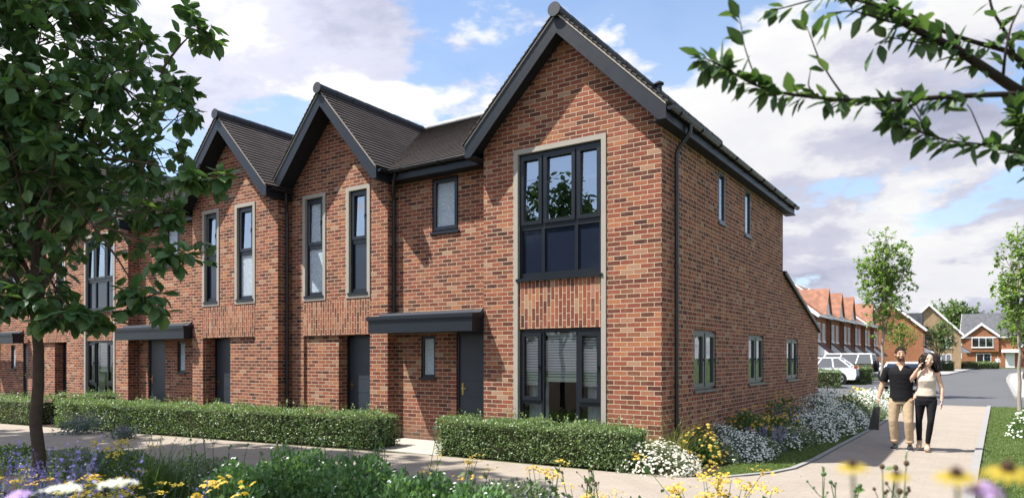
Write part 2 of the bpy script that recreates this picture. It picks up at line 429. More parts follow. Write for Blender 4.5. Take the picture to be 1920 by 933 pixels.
def downpipe(root,pts,r=.034,clips=()):
    mb=MB(); P=[np.asarray(p,float) for p in pts]; Q=[P[0]]
    for i in range(1,len(P)-1):                       # rounded swan neck
        a=P[i]+(P[i-1]-P[i])*min(.35,.07/np.linalg.norm(P[i-1]-P[i])); b=P[i]+(P[i+1]-P[i])*min(.35,.07/np.linalg.norm(P[i+1]-P[i]))
        for t in (0,.33,.66,1): Q.append((1-t)**2*a+2*t*(1-t)*P[i]+t*t*b)
    Q.append(P[-1]); mb.tube(Q,r,10)
    for z in clips:
        c=np.array([P[-1][0],P[-1][1],z]); mb.tube([c-[0,0,.02],c+[0,0,.02]],r*1.35,10)
    return mb.build('downpipe',GUT,root,smooth=True)

def gable_roof(root,xa,xb,Yw,ov,yback,hang=.145,eave_back=None):
    """roof of one front gable: slopes, bargeboards, verge line, soffit, ridge"""
    xc=(xa+xb)/2; hw=(xb-xa)/2+hang; yf=Yw-ov
    mb=MB(); rows=23; ov2=.02
    y0=yf-.035
    slope(mb,(xc-hw,y0,EZ),(xc-hw,yback,EZ),(xc,yback,AZ),(xc,y0,AZ),rows)
    slope(mb,(xc+hw,yback,EZ),(xc+hw,y0,EZ),(xc,y0,AZ),(xc,yback,AZ),rows)
    mb.build('gable_roof',TILE,root)
    # bargeboards
    sl=(AZ-EZ)/hw; dv=.275
    for sg in (-1,1):
        b=MB(); x1=xc+sg*hw*.985; zt=lambda x:AZ-.05-abs(x-xc)*sl
        P=[(xc,yf,zt(xc)),(x1,yf,zt(x1)),(x1,yf,zt(x1)-.20),(x1-sg*.12,yf,zt(x1)-.20),(xc,yf,zt(xc)-dv-.02)]
        if sg>0: P=P[::-1]
        b.prism(P,(0,.03,0)); b.build('bargeboard',SLATE,root)
        v=MB(); h=.034
        P=[(xc,yf-.012,zt(xc)+.036),(x1,yf-.012,zt(x1)+.036),(x1,yf-.012,zt(x1)-.0),(xc,yf-.012,zt(xc)-.0)]
        if sg>0: P=P[::-1]
        v.prism(P,(0,.035,0)); v.build('verge_strip',VERGE,root)
        s=MB()       # soffit under the overhang, parallel to the slope
        P=[(xc,yf+.03,zt(xc)-dv+.03),(x1,yf+.03,zt(x1)-.17),(x1,Yw+.04,zt(x1)-.17),(xc,Yw+.04,zt(xc)-dv+.03)]
        s.prism(P if sg<0 else P[::-1],(0,0,.02)); 
        s.build('soffit',SOFFIT,root)
        eb=eave_back if eave_back is not None else Yw+.6
        f=MB(); xo=xc+sg*(hw-.03); xi=(xa if sg<0 else xb)
        f.box(min(xo,xo-sg*.025),max(xo,xo-sg*.025),yf+.031,eb,EZ-.23,EZ-.035)
        f.build('fascia',SLATE,root)
        s=MB(); s.box(min(xo-sg*.026,xi-sg*.02),max(xo-sg*.026,xi-sg*.02),yf+.031,eb,EZ-.225,EZ-.205); s.build('soffit',SOFFIT,root)
    ridge_tiles(root,(xc,y0-.01,AZ+.005),(xc,yback,AZ+.005),RIDGE,cap=True)
    return xc,hw

def gable_wall(root,xa,xb,Y,holes,ret_l,ret_r,lbl='wall'):
    """front wall of a gable block with its returns back to ret_l / ret_r"""
    mb=MB(); xc=(xa+xb)/2
    wall_holes(mb,tfF(Y),xa,xb,0,5.30,holes,0)
    mb.poly([(xa,Y,5.30),(xb,Y,5.30),(xc,Y,AZ-.1)])
    if ret_l: mb.quad((xa,ret_l,0),(xa,Y,0),(xa,Y,5.3),(xa,ret_l,5.3))
    if ret_r: mb.quad((xb,Y,0),(xb,ret_r,0),(xb,ret_r,5.3),(xb,Y,5.3))
    return mb.build('wall',BR,root)

def soldier(root,x0,x1,z0,z1,Y,proud=.006):
    mb=MB(); mb.box(x0+.001,x1-.001,Y-proud,Y+.10,z0,z1); return mb.build('soldier_panel',BSO,root)

def tall_window(root,Y,a,b,g_top,g_bot):
    s=.085; u0,u1=a+s,b-s; z0,z1=2.98,5.19-s
    return window(root,tfF(Y),u0,u1,z0,z1,[(u0+.06,u1-.06,4.10,z1-.06,'open',g_top),(u0+.05,u1-.05,3.06,4.00,'fixed',g_bot)],dep=.05,surround=(a,b,2.87,5.19))

def narrow_block(root,xa,xb,Y,ov,winL,winR,door_x,panel,gl,ret_l,ret_r,mirror=False,yback=3.3):
    p0,p1=panel
    holes=[(winL[0],winL[1],2.87,5.19,.0),(winR[0],winR[1],2.87,5.19,.0),(p0,p1,2.11,2.868,.0),(p0,p1,0,2.11,.05)]
    gable_wall(root,xa,xb,Y,holes,ret_l,ret_r)
    soldier(root,p0,p1,2.11,2.868,Y)
    # recessed infill with the door opening
    mb=MB(); d0,d1=door_x
    wall_holes(mb,tfF(Y+.05),p0,p1,0,2.11,[(d0,d1,0,2.11,.30)],0); mb.build('infill_panel',BR,root)
    door(root,tfF(Y+.05),d0,d1,2.10,.24)
    tall_window(root,Y,*winL,*gl[0]); tall_window(root,Y,*winR,*gl[1])
    gable_roof(root,xa,xb,Y,ov,yback)

def main_roof(root,xa,xb,yeave):
    mb=MB(); sl=(RZ-EZ)/(RY-.1)
    slope(mb,(xa,yeave,EZ+(yeave-.1)*sl),(xb,yeave,EZ+(yeave-.1)*sl),(xb,RY,RZ),(xa,RY,RZ),int(32*(RY-yeave)/2.95),t=.026)
    slope(mb,(xb,HB,EZ),(xa,HB,EZ),(xa,RY,RZ),(xb,RY,RZ),14,t=.026)
    mb.build('roof',TILE,root)
    ridge_tiles(root,(xa,RY,RZ+.0),(xb,RY,RZ+.0),RIDGEL,r=.085)

def shell(root,xa,xb,Y,left=True,right=True):
    mb=MB()
    b_=BACK-.06; mb.quad((xb,b_,0),(xa,b_,0),(xa,b_,EZ),(xb,b_,EZ))
    for x,on in ((xa,left),(xb,right)):
        if on: mb.poly([(x,Y,0),(x,BACK,0),(x,BACK,5.2),(x,RY,7.1),(x,Y,5.2)])
    mb.quad((xa,Y+.3,2.52),(xb,Y+.3,2.52),(xb,BACK,2.52),(xa,BACK,2.52))
    mb.quad((xa,3.4,0),(xb,3.4,0),(xb,3.4,5.2),(xa,3.4,5.2))
    return mb.build('inner_wall',DARK,root)

def big_block(root,xa,xb,Y,ov,win,ret_l,ret_r,yback,eave_back=None,hang=.145):
    a,b=win; s=.085; u0,u1=a+s,b-s
    gable_wall(root,xa,xb,Y,[(a,b,.04,5.19,.0)],ret_l,ret_r)
    soldier(root,u0,u1,2.12,2.93,Y,-.012)
    w=u1-u0; m1,m2=u0+w*.30,u0+w*.70
    # upper window: three casements over dark spandrel lights
    window(root,tfF(Y),u0,u1,2.975,5.105,
        [(u0+.045,m1-.03,3.90,5.04,'open',GLASS),(m1+.03,m2-.03,3.90,5.04,'open',GLASS),(m2+.03,u1-.045,3.90,5.04,'open',GLASS),
         (u0+.06,m1-.03,3.07,3.80,'fixed',GLASSD),(m1+.03,m2-.03,3.07,3.80,'fixed',GLASSD),(m2+.03,u1-.06,3.07,3.80,'fixed',GLASSD)],
        dep=.045,blind=[(u0+.1,u1-.1,5.02,4.60)],surround=(a,b,.04,5.19),handle=False)
    window(root,tfF(Y),u0,u1,.06,2.115,
        [(u0+.05,m1-.05,.92,2.04,'open',GLASSG),(m1+.01,m2-.01,.12,2.06,'fixed',GLASSG),(m2+.05,u1-.05,.92,2.04,'open',GLASSG),
         (u0+.06,m1-.05,.12,.84,'fixed',GLASSG),(m2+.05,u1-.06,.12,.84,'fixed',GLASSG)],
        dep=.06,sill=False,blind=[(u0+.06,m1-.05,2.03,1.22),(m1+.01,m2-.01,2.05,1.28),(m2+.05,u1-.05,2.03,1.22)])
    cb=MB()                                            # curtains behind the lower side lights
    for c0,c1 in ((u0+.02,m1-.05),(m2+.06,u1-.02)):
        n=14; xs=np.linspace(c0,c1,n)
        for i in range(n-1):
            y0_,y1_=(Y+.33+.03*math.sin(i*1.9)),(Y+.33+.03*math.sin((i+1)*1.9))
            cb.quad((xs[i],y0_,.1),(xs[i+1],y1_,.1),(xs[i+1],y1_,1.3),(xs[i],y0_,1.3))
    cb.build('curtain',CURT,root)
    return gable_roof(root,xa,xb,Y,ov,yback,hang=hang,eave_back=eave_back)

def recess(root,xa,xb,Y,doorx,smallw,upw,extra_r=0.0):
    mb=MB()
    wall_holes(mb,tfF(Y),xa,xb+extra_r,0,5.3,[(doorx[0],doorx[1],0,2.12,.06),(smallw[0],smallw[1],1.24,2.06,.05),(upw[0],upw[1],4.06,5.11,.05)],0)
    mb.build('wall',BR,root)
    door(root,tfF(Y),doorx[0],doorx[1],2.115,.03)
    a,b=smallw; window(root,tfF(Y),a,b,1.24,2.06,[(a+.055,b-.055,1.30,2.0,'fixed',OBSC)],dep=.03)
    a,b=upw; window(root,tfF(Y),a,b,4.06,5.11,[(a+.045,b-.045,4.11,5.06,'open',OBSC)],dep=.03,handle=False)
def eaves(root,xa,xb,Y):
    f=MB(); f.box(xa,xb,.115,.14,EZ-.23,EZ-.03); f.build('fascia',SLATE,root)
    s=MB(); s.box(xa,xb,.141,Y+.02,EZ-.225,EZ-.205); s.build('soffit',SOFFIT,root)
    gutter(root,[(xa+.02,.055,EZ-.045),(xb-.1,.055,EZ-.045)],brackets=True)
def canopy(root,xa,xb,Yb,Yf=-.36,z0=2.10,z1=2.42):
    mb=MB()
    mb.box(xa+.03,xb-.03,Yf+.03,Yb-.001,z0,z1-.07)
    mb.box(xa,xb,Yf,Yb-.001,z1-.07,z1)
    mb.box(xa+.015,xb-.015,Yf+.015,Yb-.001,z1-.095,z1-.071)
    c=mb.build('canopy',SLATE,root)
    l=MB()
    P=[(xa+.02,Yf+.12,z1+.004),(xb-.02,Yf+.12,z1+.004),(xb-.02,Yb-.02,z1+.02),(xa+.02,Yb-.02,z1+.02)]
    l.poly(P); l.quad(P[3],P[2],(xb-.02,Yb-.012,z1+.075),(xa+.02,Yb-.012,z1+.075))
    l.prism([(xb-.02,Yf+.1,z1+.002),(xb-.02,Yb-.012,z1+.002),(xb-.02,Yb-.012,z1+.12),(xb-.02,Yb-.12,z1+.02)],(.012,0,0))
    l.build('flashing',LEAD,c)
    return c

# ---- house one: the end house with the big window gable
H1=thing('brick_house','end brick house with full-height stone framed window, seen at its corner','house',(-2.9,2,0))
big_block(H1,-3.33,0,0,.30,(-2.68,-.92),.41,None,HB,eave_back=HB,hang=.22)
recess(H1,-5.876,-3.33,.41,(-4.28,-3.332),(-5.17,-4.80),(-4.88,-4.23))
main_roof(H1,-5.876,-1.9,.1); eaves(H1,-5.72,-3.43,.41)
canopy(H1,-5.90,-3.31,-.001)
mbk=MB(); mbk.box(-5.875,-3.332,.0,.408,2.11,2.40); mbk.build('canopy_backing',SLATE,H1)
# side wall with lean-to
sw=MB(); ZL1=3.66; ZL0=2.42; YE=12.08
sh=[(1.43,2.62,1.075,2.11,.10),(4.71,5.94,1.09,2.11,.10),(2.74,3.13,4.13,5.06,.10),(4.44,4.87,4.14,5.08,.10)]
wall_holes(sw,tfS(0),0,BACK,0,5.30,sh,0)
wall_holes(sw,tfS(0),BACK,YE,0,ZL0,[(8.12,9.38,1.08,2.11,.10)],0)
sw.poly([(0,BACK,ZL0),(0,YE,ZL0),(0,BACK,ZL1)])
sw.quad((0,YE,0),(-5.8,YE,0),(-5.8,YE,ZL0),(0,YE,ZL0))
sw.quad((0,BACK,0),(-5.8,BACK,0),(-5.8,BACK,5.3),(0,BACK,5.3)); sw.poly([(0,BACK,5.3),(-3.33,BACK,5.3),(-1.665,BACK,7.1)])
sw.build('side_wall',BRS,H1)
for a,b,c,d,_ in sh[:2]+[(8.12,9.38,1.08,2.11,0)]:
    m=(a+b)/2
    window(H1,tfS(0),a,b,c,d,[(a+.05,m-.04,c+.06,d-.06,'open',GLASSS),(m+.04,b-.05,c+.06,d-.06,'open',GLASSS)],dep=.04,frame=FRAMEG,blind=[(a+.06,b-.06,d-.05,d-.62)])
for a,b,c,d,_ in sh[2:]:
    window(H1,tfS(0),a,b,c,d,[(a+.04,b-.04,c+.05,d-.05,'fixed',GLASSS)],dep=-.004,frame=FRAMEG)
lr=MB(); slope(lr,(-5.9,YE+.2,ZL0-.03),(.05,YE+.2,ZL0-.03),(.05,BACK+.01,ZL1+.06),(-5.9,BACK+.01,ZL1+.06),18); lr.build('lean_to_roof',TILE,H1)
lv=MB(); lv.prism([(.06,YE+.2,ZL0-.10),(.06,YE+.2,ZL0-.02),(.06,BACK,ZL1+.07),(.06,BACK,ZL1-.02)],(.03,0,0)); lv.build('verge_trim',KERB,H1)
# eaves of the side wall
XO=.3
gutter(H1,[(.245,-.27,EZ-.045),(.245,8.15,EZ-.045)])
bx=MB(); bx.box(-.02,.22,7.75,8.12,EZ-.235,EZ-.226); bx.box(.0,.12,8.09,8.12,EZ-.22,EZ-.04); bx.build('boxed_eave_end',SLATE,H1)
downpipe(H1,[(.25,.55,EZ-.09),(.25,.55,EZ-.22),(.07,.45,EZ-.50),(.07,.45,.05)],clips=(3.05,1.2))
downpipe(H1,[(-5.55,.08,EZ-.10),(-5.60,.10,EZ-.2),(-5.83,.34,EZ-.5),(-5.83,.34,2.45)],clips=(3.6,))
vt=MB(); vt.tube([(-1.5,3.6,6.9),(-1.5,3.6,7.24)],.06,10); vt.tube([(-1.5,3.6,7.24),(-1.5,3.6,7.27)],.10,12); vt.tube([(-1.5,3.6,7.27),(-1.5,3.6,7.32)],[.10,.02],12); vt.build('vent_terminal',RIDGE,H1)
shell(H1,-5.85,-.3,.45,True,False)

# ---- houses two and three: narrow-window gables
H2=thing('brick_house','brick house with two slim windows beside the end house, grey door at right','house',(-7.39,2,0))
narrow_block(H2,-8.9,-5.876,.21,.44,(-8.44,-7.70),(-7.06,-6.36),(-7.35,-6.40),(-8.42,-6.37),[(OBSC,OBSC),(GLASS,GLASSD)],.35,.42)
main_roof(H2,-8.9,-5.876,.55); shell(H2,-8.9,-5.876,.6)
gutter(H2,[(-5.71,-.2,EZ-.05),(-5.71,.0,EZ-.05)],brackets=False)
H3=thing('brick_house','brick house with two slim windows behind the street tree branch','house',(-10.55,2,0))
narrow_block(H3,-12.2,-8.9,-.1,.40,(-11.76,-11.08),(-10.46,-9.70),(-11.70,-10.72),(-11.75,-9.72),[(GLASS,GLASSD),(GLASS,OBSC)],.3,.22)
main_roof(H3,-12.2,-8.9,.3); shell(H3,-12.2,-8.9,.4)
downpipe(H3,[(-8.70,-.05,EZ-.10),(-8.72,-.02,EZ-.25),(-8.84,.10,EZ-.45),(-8.84,.10,.05)],clips=(3.6,1.3))
gutter(H3,[(-8.74,-.4,EZ-.05),(-8.74,.15,EZ-.05)],brackets=False)
# ---- house four: mirrored end-type house
H4=thing('brick_house','brick house with wide canopy and full-height window, behind the tree crown','house',(-15.5,2,0))
big_block(H4,-18.78,-15.45,0,.30,(-17.90,-16.14),.2,.42,3.4)
recess(H4,-15.45,-12.2,.30,(-14.97,-14.12),(-13.55,-13.19),(-14.12,-13.46))
main_roof(H4,-18.78,-12.2,.1); eaves(H4,-15.3,-12.3,.30); shell(H4,-18.78,-12.2,.5)
canopy(H4,-15.52,-12.17,-.101)
mbk=MB(); mbk.box(-15.449,-12.202,-.1,.298,2.11,2.40); mbk.build('canopy_backing',SLATE,H4)
H5=thing('brick_house','brick house with slim windows hidden mostly by the dark street tree','house',(-20.4,2,0))
narrow_block(H5,-21.95,-18.78,.1,.40,(-21.5,-20.8),(-20.0,-19.3),(-20.15,-19.3),(-21.5,-19.25),[(OBSC,GLASSD),(GLASS,GLASSD)],.3,None)
main_roof(H5,-21.95,-18.78,.5); shell(H5,-21.95,-18.78,.5)
H6=thing('brick_house','last brick house of the row at the left edge of the view','house',(-25,2,0))
recess(H6,-25.2,-21.95,.35,(-22.95,-22.05),(-23.9,-23.55),(-24.0,-23.4))
big_block(H6,-28.5,-25.2,0,.30,(-27.7,-25.9),.3,.36,3.4)
main_roof(H6,-28.5,-21.95,.1); eaves(H6,-25.0,-22.05,.35); shell(H6,-28.5,-21.95,.5)
canopy(H6,-25.3,-21.93,-.001)
# ------------------------------------------------------------------ ground, paths, road
def M_grassground():
    t=NT('grass_ground'); P=t.obj()
    n=t.noise(.9,6,.6,P); n2=t.noise(30,4,.7,P)
    c=t.ramp(n,[(.3,(.045,.072,.018)),(.55,(.070,.105,.028)),(.75,(.115,.125,.048))])
    c=t.mix(t.math('MULTIPLY',n2,.7),c,(.028,.045,.012))
    return t.out(t.bsdf(c,.9,.15,bump=n2,bstr=.6,bdist=.03))
def M_gravel(name,col,dark,sc=150,bl=1.3,joint=False):
    t=NT(name); P=t.obj()
    n=t.noise(sc,4,.75,P); n2=t.noise(bl,5,.6,P); n3=t.noise(18,4,.65,P)
    c=t.ramp(n,[(.30,dark),(.5,col),(.72,tuple(min(1,x*1.22) for x in col))])
    c=t.mix(t.math('MULTIPLY',t.ramp(n2,[(.38,(0,0,0)),(.68,(1,1,1))]),.45),c,t.mix(1.0,c,(.76,.73,.70),'MULTIPLY'))
    c=t.mix(t.math('MULTIPLY',t.ramp(n3,[(.55,(0,0,0)),(.75,(1,1,1))]),.30),c,dark)
    if joint:
        br=t.n('ShaderNodeTexBrick'); t.l(t.uv(),br.inputs['Vector'])
        for k,v in (('Scale',1.0),('Mortar Size',.006),('Mortar Smooth',.4),('Bias',0.0),('Brick Width',.20),('Row Height',.10)): br.inputs[k].default_value=v
        br.inputs['Color1'].default_value=(0,0,0,1); br.inputs['Color2'].default_value=(1,1,1,1)
        sp=t.n('ShaderNodeSeparateColor'); t.l(br.outputs['Color'],sp.inputs[0])
        c=t.mix(t.math('MULTIPLY',sp.outputs[0],.22),c,t.mix(1.0,c,(.70,.68,.66),'MULTIPLY'))
        c=t.mix(t.math('MULTIPLY',br.outputs['Fac'],.38),c,dark)
    return t.out(t.bsdf(c,.92,.2,bump=n,bstr=.5,bdist=.008))
def M_asphalt():
    t=NT('asphalt'); P=t.obj()
    n=t.noise(70,4,.7,P); n2=t.noise(.25,5,.6,P)
    c=t.ramp(n,[(.3,(.048,.050,.054)),(.7,(.092,.094,.10))])
    c=t.mix(t.math('MULTIPLY',n2,.5),c,(.125,.125,.13))
    return t.out(t.bsdf(c,.82,.3,bump=n,bstr=.3,bdist=.01))
def M_soil():
    t=NT('soil'); P=t.obj(); n=t.noise(28,6,.7,P)
    return t.out(t.bsdf(t.ramp(n,[(.3,(.025,.018,.012)),(.7,(.085,.062,.042))]),.95,.1,bump=n,bstr=1,bdist=.04))
GG=M_grassground(); GRAV=M_gravel('path_gravel',(.300,.262,.222),(.16,.135,.108),joint=True); ASPH=M_asphalt(); SOIL=M_soil()
PAVE=M_plain('pavement_grey',(.30,.295,.29),.9,.2,var=.15,scale=2)
def struct(name,mb,mat,origin=(0,0,0)):
    o=mb.build(name,mat,None,origin=origin); o['kind']='structure'; return o
m=MB(); m.quad((-900,-60,0),(900,-60,0),(900,1500,0),(-900,1500,0)); struct('ground',m,GG)
# front path and the walk up the side
far=[(-34,-5.1),(-14.06,-2.56),(-4.33,-1.27),(-3.6,-1.12),(-.2,-.98),(.9,-.72),(1.35,-.28),(1.62,.18),(1.78,.75),(1.86,1.9),(1.88,3.2),(1.98,7.8),(2.03,18.0)]
near=[(4.13,18.0),(3.95,7),(3.87,1.9),(3.82,-2.6),(3.80,-14),(2.0,-14),(1.9,-5.2),(1.55,-4.0),(.8,-3.35),(-.6,-3.12),(-4.5,-3.95),(-8,-5.05),(-14,-6.5),(-34,-9.6)]
m=MB(); m.poly([(x,y,.008) for x,y in (far+near)[::-1]]); PATH=struct('path',m,GRAV)
m=MB(); m.poly([(x,y,.004) for x,y in [(-34,-9.55),(-34,-30),(1.95,-30),(1.95,-5.2),(1.6,-4.0),(.8,-3.3),(-.6,-3.08),(-4.5,-3.9),(-8,-5.0),(-14,-6.45)]]); struct('planting_bed_soil',m,SOIL)
m=MB(); m.poly([(x,y,.004) for x,y in [(-34,-5.0),(-14.06,-2.46),(-4.33,-1.17),(-3.6,-1.02),(-.2,-.88),(.9,-.6),(.95,1),(1.05,4),(1.25,9),(1.5,15.2),(0,15.6),(0,.3),(-34,.3)]]); struct('house_bed_soil',m,SOIL)
m=MB(); m.poly([(-5.6,.40,.02),(-5.6,-1.10,.02),(-3.45,-1.10,.02),(-3.45,.0,.02),(-3.45,.40,.02)][::1]); m.box(-5.6,-3.45,-1.13,-1.101,0,.02); struct('entrance_slab',m,CONC)
def strip(name,pts,w,h,mat,z=0.0):
    mb=MB(); P=[np.array(p,float) for p in pts]
    for a,b in zip(P[:-1],P[1:]):
        d=(b-a)/np.linalg.norm(b-a); s=np.array([-d[1],d[0]])*w/2; L=np.linalg.norm(b-a); n=max(1,int(round(L/.9)))
        for i in range(n):
            p=a+(b-a)*(i/n); q=a+(b-a)*((i+1)/n)-d*(.006 if L>.9 else 0)
            V=[(*(p-s),z),(*(q-s),z),(*(q+s),z),(*(p+s),z)]; V+= [(x,y,z+h) for x,y,_ in V]
            mb.hexa(V)
    o=mb.build(name,mat); o['kind']='structure'; return o
strip('path_edging',[(4.19,18.0),(4.01,7),(3.93,1.9),(3.88,-2.6),(3.86,-14)],.11,.045,KERB)
strip('path_edging',[(1.02,-.74),(1.29,-.26),(1.56,.2),(1.72,.76),(1.80,1.9),(1.82,3.2),(1.92,7.8),(1.97,18.0)],.075,.025,KERB)
# road, parking court and far pavements
m=MB(); m.poly([(x,y,.004) for x,y in [(-40,18.05),(40,18.05),(40,22.5),(5.6,22.6),(5.2,23.6),(5.14,25.0),(5.35,45),(5.55,55),(6.2,72),(8.2,90),(16,108),(16,118),(3,114),(2.2,90),(1.2,66),(-2.2,62),(-3.0,45),(-40,45)]]); struct('road',m,ASPH)
strip('kerb',[(40,22.5),(5.9,22.6),(5.35,23.1),(5.14,24.2),(5.14,25.0),(5.35,45),(5.55,55),(6.2,72),(8.2,90),(16,108)],.16,.11,KERB)
m=MB(); m.poly([(x,y,.09) for x,y in [(40,22.6),(40,26),(7.2,26),(7.4,45),(7.7,55),(8.4,72),(10.2,89),(17,106),(16,108),(8.2,90),(6.2,72),(5.55,55),(5.35,45),(5.14,25.0),(5.2,23.6),(5.6,22.7)]]); struct('pavement',m,PAVE)
strip('kerb',[(-2.2,62),(1.2,66),(2.2,90),(3,114)],.16,.10,KERB)
m=MB(); m.poly([(x,y,.08) for x,y in [(-2.2,62),(1.2,66),(2.2,90),(3,114),(0,114),(-2,90),(-3.4,70),(-6,62)]]); struct('pavement',m,PAVE)
# ------------------------------------------------------------------ houses down the street
BO=M_brick('brick_orange',ramp=[(0,(.36,.13,.06)),(.5,(.42,.165,.08)),(1,(.33,.11,.055))],mortar=(.40,.25,.15),weather=True)
BY=M_brick('brick_buff',ramp=[(0,(.40,.27,.15)),(.5,(.46,.33,.19)),(1,(.36,.24,.13))],mortar=(.45,.36,.25))
TO=M_tiles('roof_tile_terracotta',(.24,.105,.062),w=.3,h=.3); TB=M_tiles('porch_tile_brown',(.085,.042,.032),w=.3,h=.3); TS=M_tiles('roof_slate_grey',(.072,.075,.085),w=.3,h=.3)
GLASSF=M_glass('far_glass',(.30,.34,.38),.30,1.6)
WLIGHT=M_plain('white_render',(.75,.74,.72),.7,.3,var=.05)
def house_basis(loc,rot):
    c,s=math.cos(rot),math.sin(rot); o=np.array(loc,float)
    return lambda p:(o[0]+c*p[0]-s*p[1],o[1]+s*p[0]+c*p[1],o[2]+p[2])
def fbox(mb,T,x0,x1,y0,y1,z0,z1,m=0): mb.hexa([T(p) for p in [(x0,y0,z0),(x1,y0,z0),(x1,y1,z0),(x0,y1,z0),(x0,y0,z1),(x1,y0,z1),(x1,y1,z1),(x0,y1,z1)]],m)
def fwindow(root,T,x0,x1,z0,z1,y=0,bars=2,frame=None):
    mb=MB(); f=.07
    fbox(mb,T,x0,x1,y-.04,y+.03,z0,z0+f);fbox(mb,T,x0,x1,y-.04,y+.03,z1-f,z1)
    for i in range(bars+1):
        u=x0+(x1-x0-f)*i/bars; fbox(mb,T,u,u+f,y-.045,y+.03,z0+f,z1-f)
    fbox(mb,T,x0-.08,x1+.08,y-.10,y+.02,z0-.09,z0-.002)
    w=mb.build('window',frame or WHITE,root)
    p=MB(); p.quad(T((x0+.02,y-.012,z0+.02)),T((x1-.02,y-.012,z0+.02)),T((x1-.02,y-.012,z1-.02)),T((x0+.02,y-.012,z1-.02))); p.build('pane',GLASSF,w)
    d=MB(); d.quad(T((x0+.02,y-.006,z0+.02)),T((x1-.02,y-.006,z0+.02)),T((x1-.02,y-.006,z1-.02)),T((x0+.02,y-.006,z1-.02))); d.build('blind',CURT,w)
def gabled_house(name,label,loc,rot,W,Dp,eave,ridge,wallm,roofm,axis='x',front=None,trim=WHITE):
    """local: x along front, y back; front at y=0. axis: ridge direction"""
    root=thing(name,label,'house',loc); T=house_basis(loc,rot); ov=.3
    mb=MB()
    a,b,c,d=(0,0),(W,0),(W,Dp),(0,Dp)
    for p,q in ((a,b),(b,c),(c,d),(d,a)): mb.quad(T((*p,0)),T((*q,0)),T((*q,eave)),T((*p,eave)))
    if axis=='x':
        mb.poly([T((0,0,eave)),T((0,Dp/2,ridge-.1)),T((0,Dp,eave))][::-1]); mb.poly([T((W,0,eave)),T((W,Dp,eave)),T((W,Dp/2,ridge-.1))])
    else:
        mb.poly([T((0,0,eave)),T((W,0,eave)),T((W/2,0,ridge-.1))]); mb.poly([T((0,Dp,eave)),T((W/2,Dp,ridge-.1)),T((W,Dp,eave))])
    mb.build('wall',wallm,root)
    rb=MB(); t=.12
    if axis=='x':
        sl=(ridge-eave)/(Dp/2); e=eave-ov*sl+.05
        for y0,y1 in ((-ov,Dp/2),(Dp+ov,Dp/2)):
            P=[T((-ov,y0,e)),T((W+ov,y0,e)),T((W+ov,y1,ridge)),T((-ov,y1,ridge))]
            if y0>y1: P=P[::-1]
            rb.prism(P,(0,0,t))
        rb.build('roof',roofm,root)
        for x in (-ov-.03,W+ov):
            v=MB()
            for y0 in (-ov,Dp+ov):
                P=[T((x,y0,e-.2)),T((x,y0,e+t)),T((x,Dp/2,ridge+t)),T((x,Dp/2,ridge-.2))]; w=np.array(T((x+.04,0,0)))-np.array(T((x,0,0))); v.prism(P if y0<0 else P[::-1],w)
            v.build('bargeboard',trim,root)
        g=MB(); fbox(g,T,-ov,W+ov,-ov-.08,-ov,e-.12,e+.06); g.build('fascia',trim,root)
    else:
        sl=(ridge-eave)/(W/2); e=eave-ov*sl+.05
        for x0,x1 in ((-ov,W/2),(W+ov,W/2)):
            P=[T((x0,-ov,e)),T((x1,-ov,ridge)),T((x1,Dp+ov,ridge)),T((x0,Dp+ov,e))]
            if x0<x1: P=P[::-1]
            rb.prism(P,(0,0,t))
        rb.build('roof',roofm,root)
        v=MB()
        for x0 in (-ov,W+ov):
            P=[T((x0,-ov-.04,e-.2)),T((x0,-ov-.04,e+t)),T((W/2,-ov-.04,ridge+t)),T((W/2,-ov-.04,ridge-.25))]; w=np.array(T((0,.05,0)))-np.array(T((0,0,0))); v.prism(P if x0>0 else P[::-1],w)
        v.build('bargeboard',trim,root)
    return root,T
def porch(root,T,x0,x1,z0,z1,dpt,roofm,wall=True):
    mb=MB(); mb.prism([T((x0,-dpt,z0)),T((x1,-dpt,z0)),T((x1,0,z1)),T((x0,0,z1))],(0,0,.10)); p=mb.build('porch_roof',roofm,root)
    if wall:
        for x in (x0-.03,x1):
            g=MB(); w=np.array(T((x+.03,0,0)))-np.array(T((x,0,0))); g.prism([T((x,-dpt,z0)),T((x,-.01,z0)),T((x,-.01,z1))],w); g.build('gablet',WHITE,p)
# terrace row facing the road (fronts face +X): local x runs along +Y
def terrace_unit(i,y0,W,gab,lab):
    loc=(-6.4+i*.22,y0,0); root,T=gabled_house('terraced_house',lab,loc,R(90),W,7.5,5.0,8.0,BO,TO,'x')
    # front faces local -y  -> world +X
    fwindow(root,T,.9,1.75,2.9,4.3); fwindow(root,T,W-1.8,W-.95,2.9,4.3)
    porch(root,T,.5,W-2.0,1.75,2.75,1.1,TB)
    d=MB(); fbox(d,T,.8,1.7,-.03,.02,.02,2.05); d.build('door',WLIGHT,root)
    fwindow(root,T,W-1.9,W-.7,.9,2.0)
    if gab:
        g=MB(); a,b=W-2.6,W-.2; mz=6.9
        g.prism([T((a,-.30,4.95)),T((b,-.30,4.95)),T(((a+b)/2,-.30,mz))],tuple(np.array(T((0,3.0,0)))-np.array(T((0,0,0)))))
        dm=g.build('dormer',WLIGHT,root)
        r_=MB(); xm=(a+b)/2
        for x0,fl in ((a-.15,0),(b+.15,1)):
            P=[T((x0,-.45,4.85)),T((xm,-.45,mz+.05)),T((xm,3.2,mz+.05)),T((x0,3.2,4.85))]; r_.prism(P if fl else P[::-1],(0,0,.1))
        r_.build('dormer_roof',TO,dm)
    dp=MB(); dp.tube([T((.12,-.35,4.9)),T((.12,-.06,4.5)),T((.12,-.06,.2))],.05,6); dp.build('downpipe',GUT,root)
TW=4.7
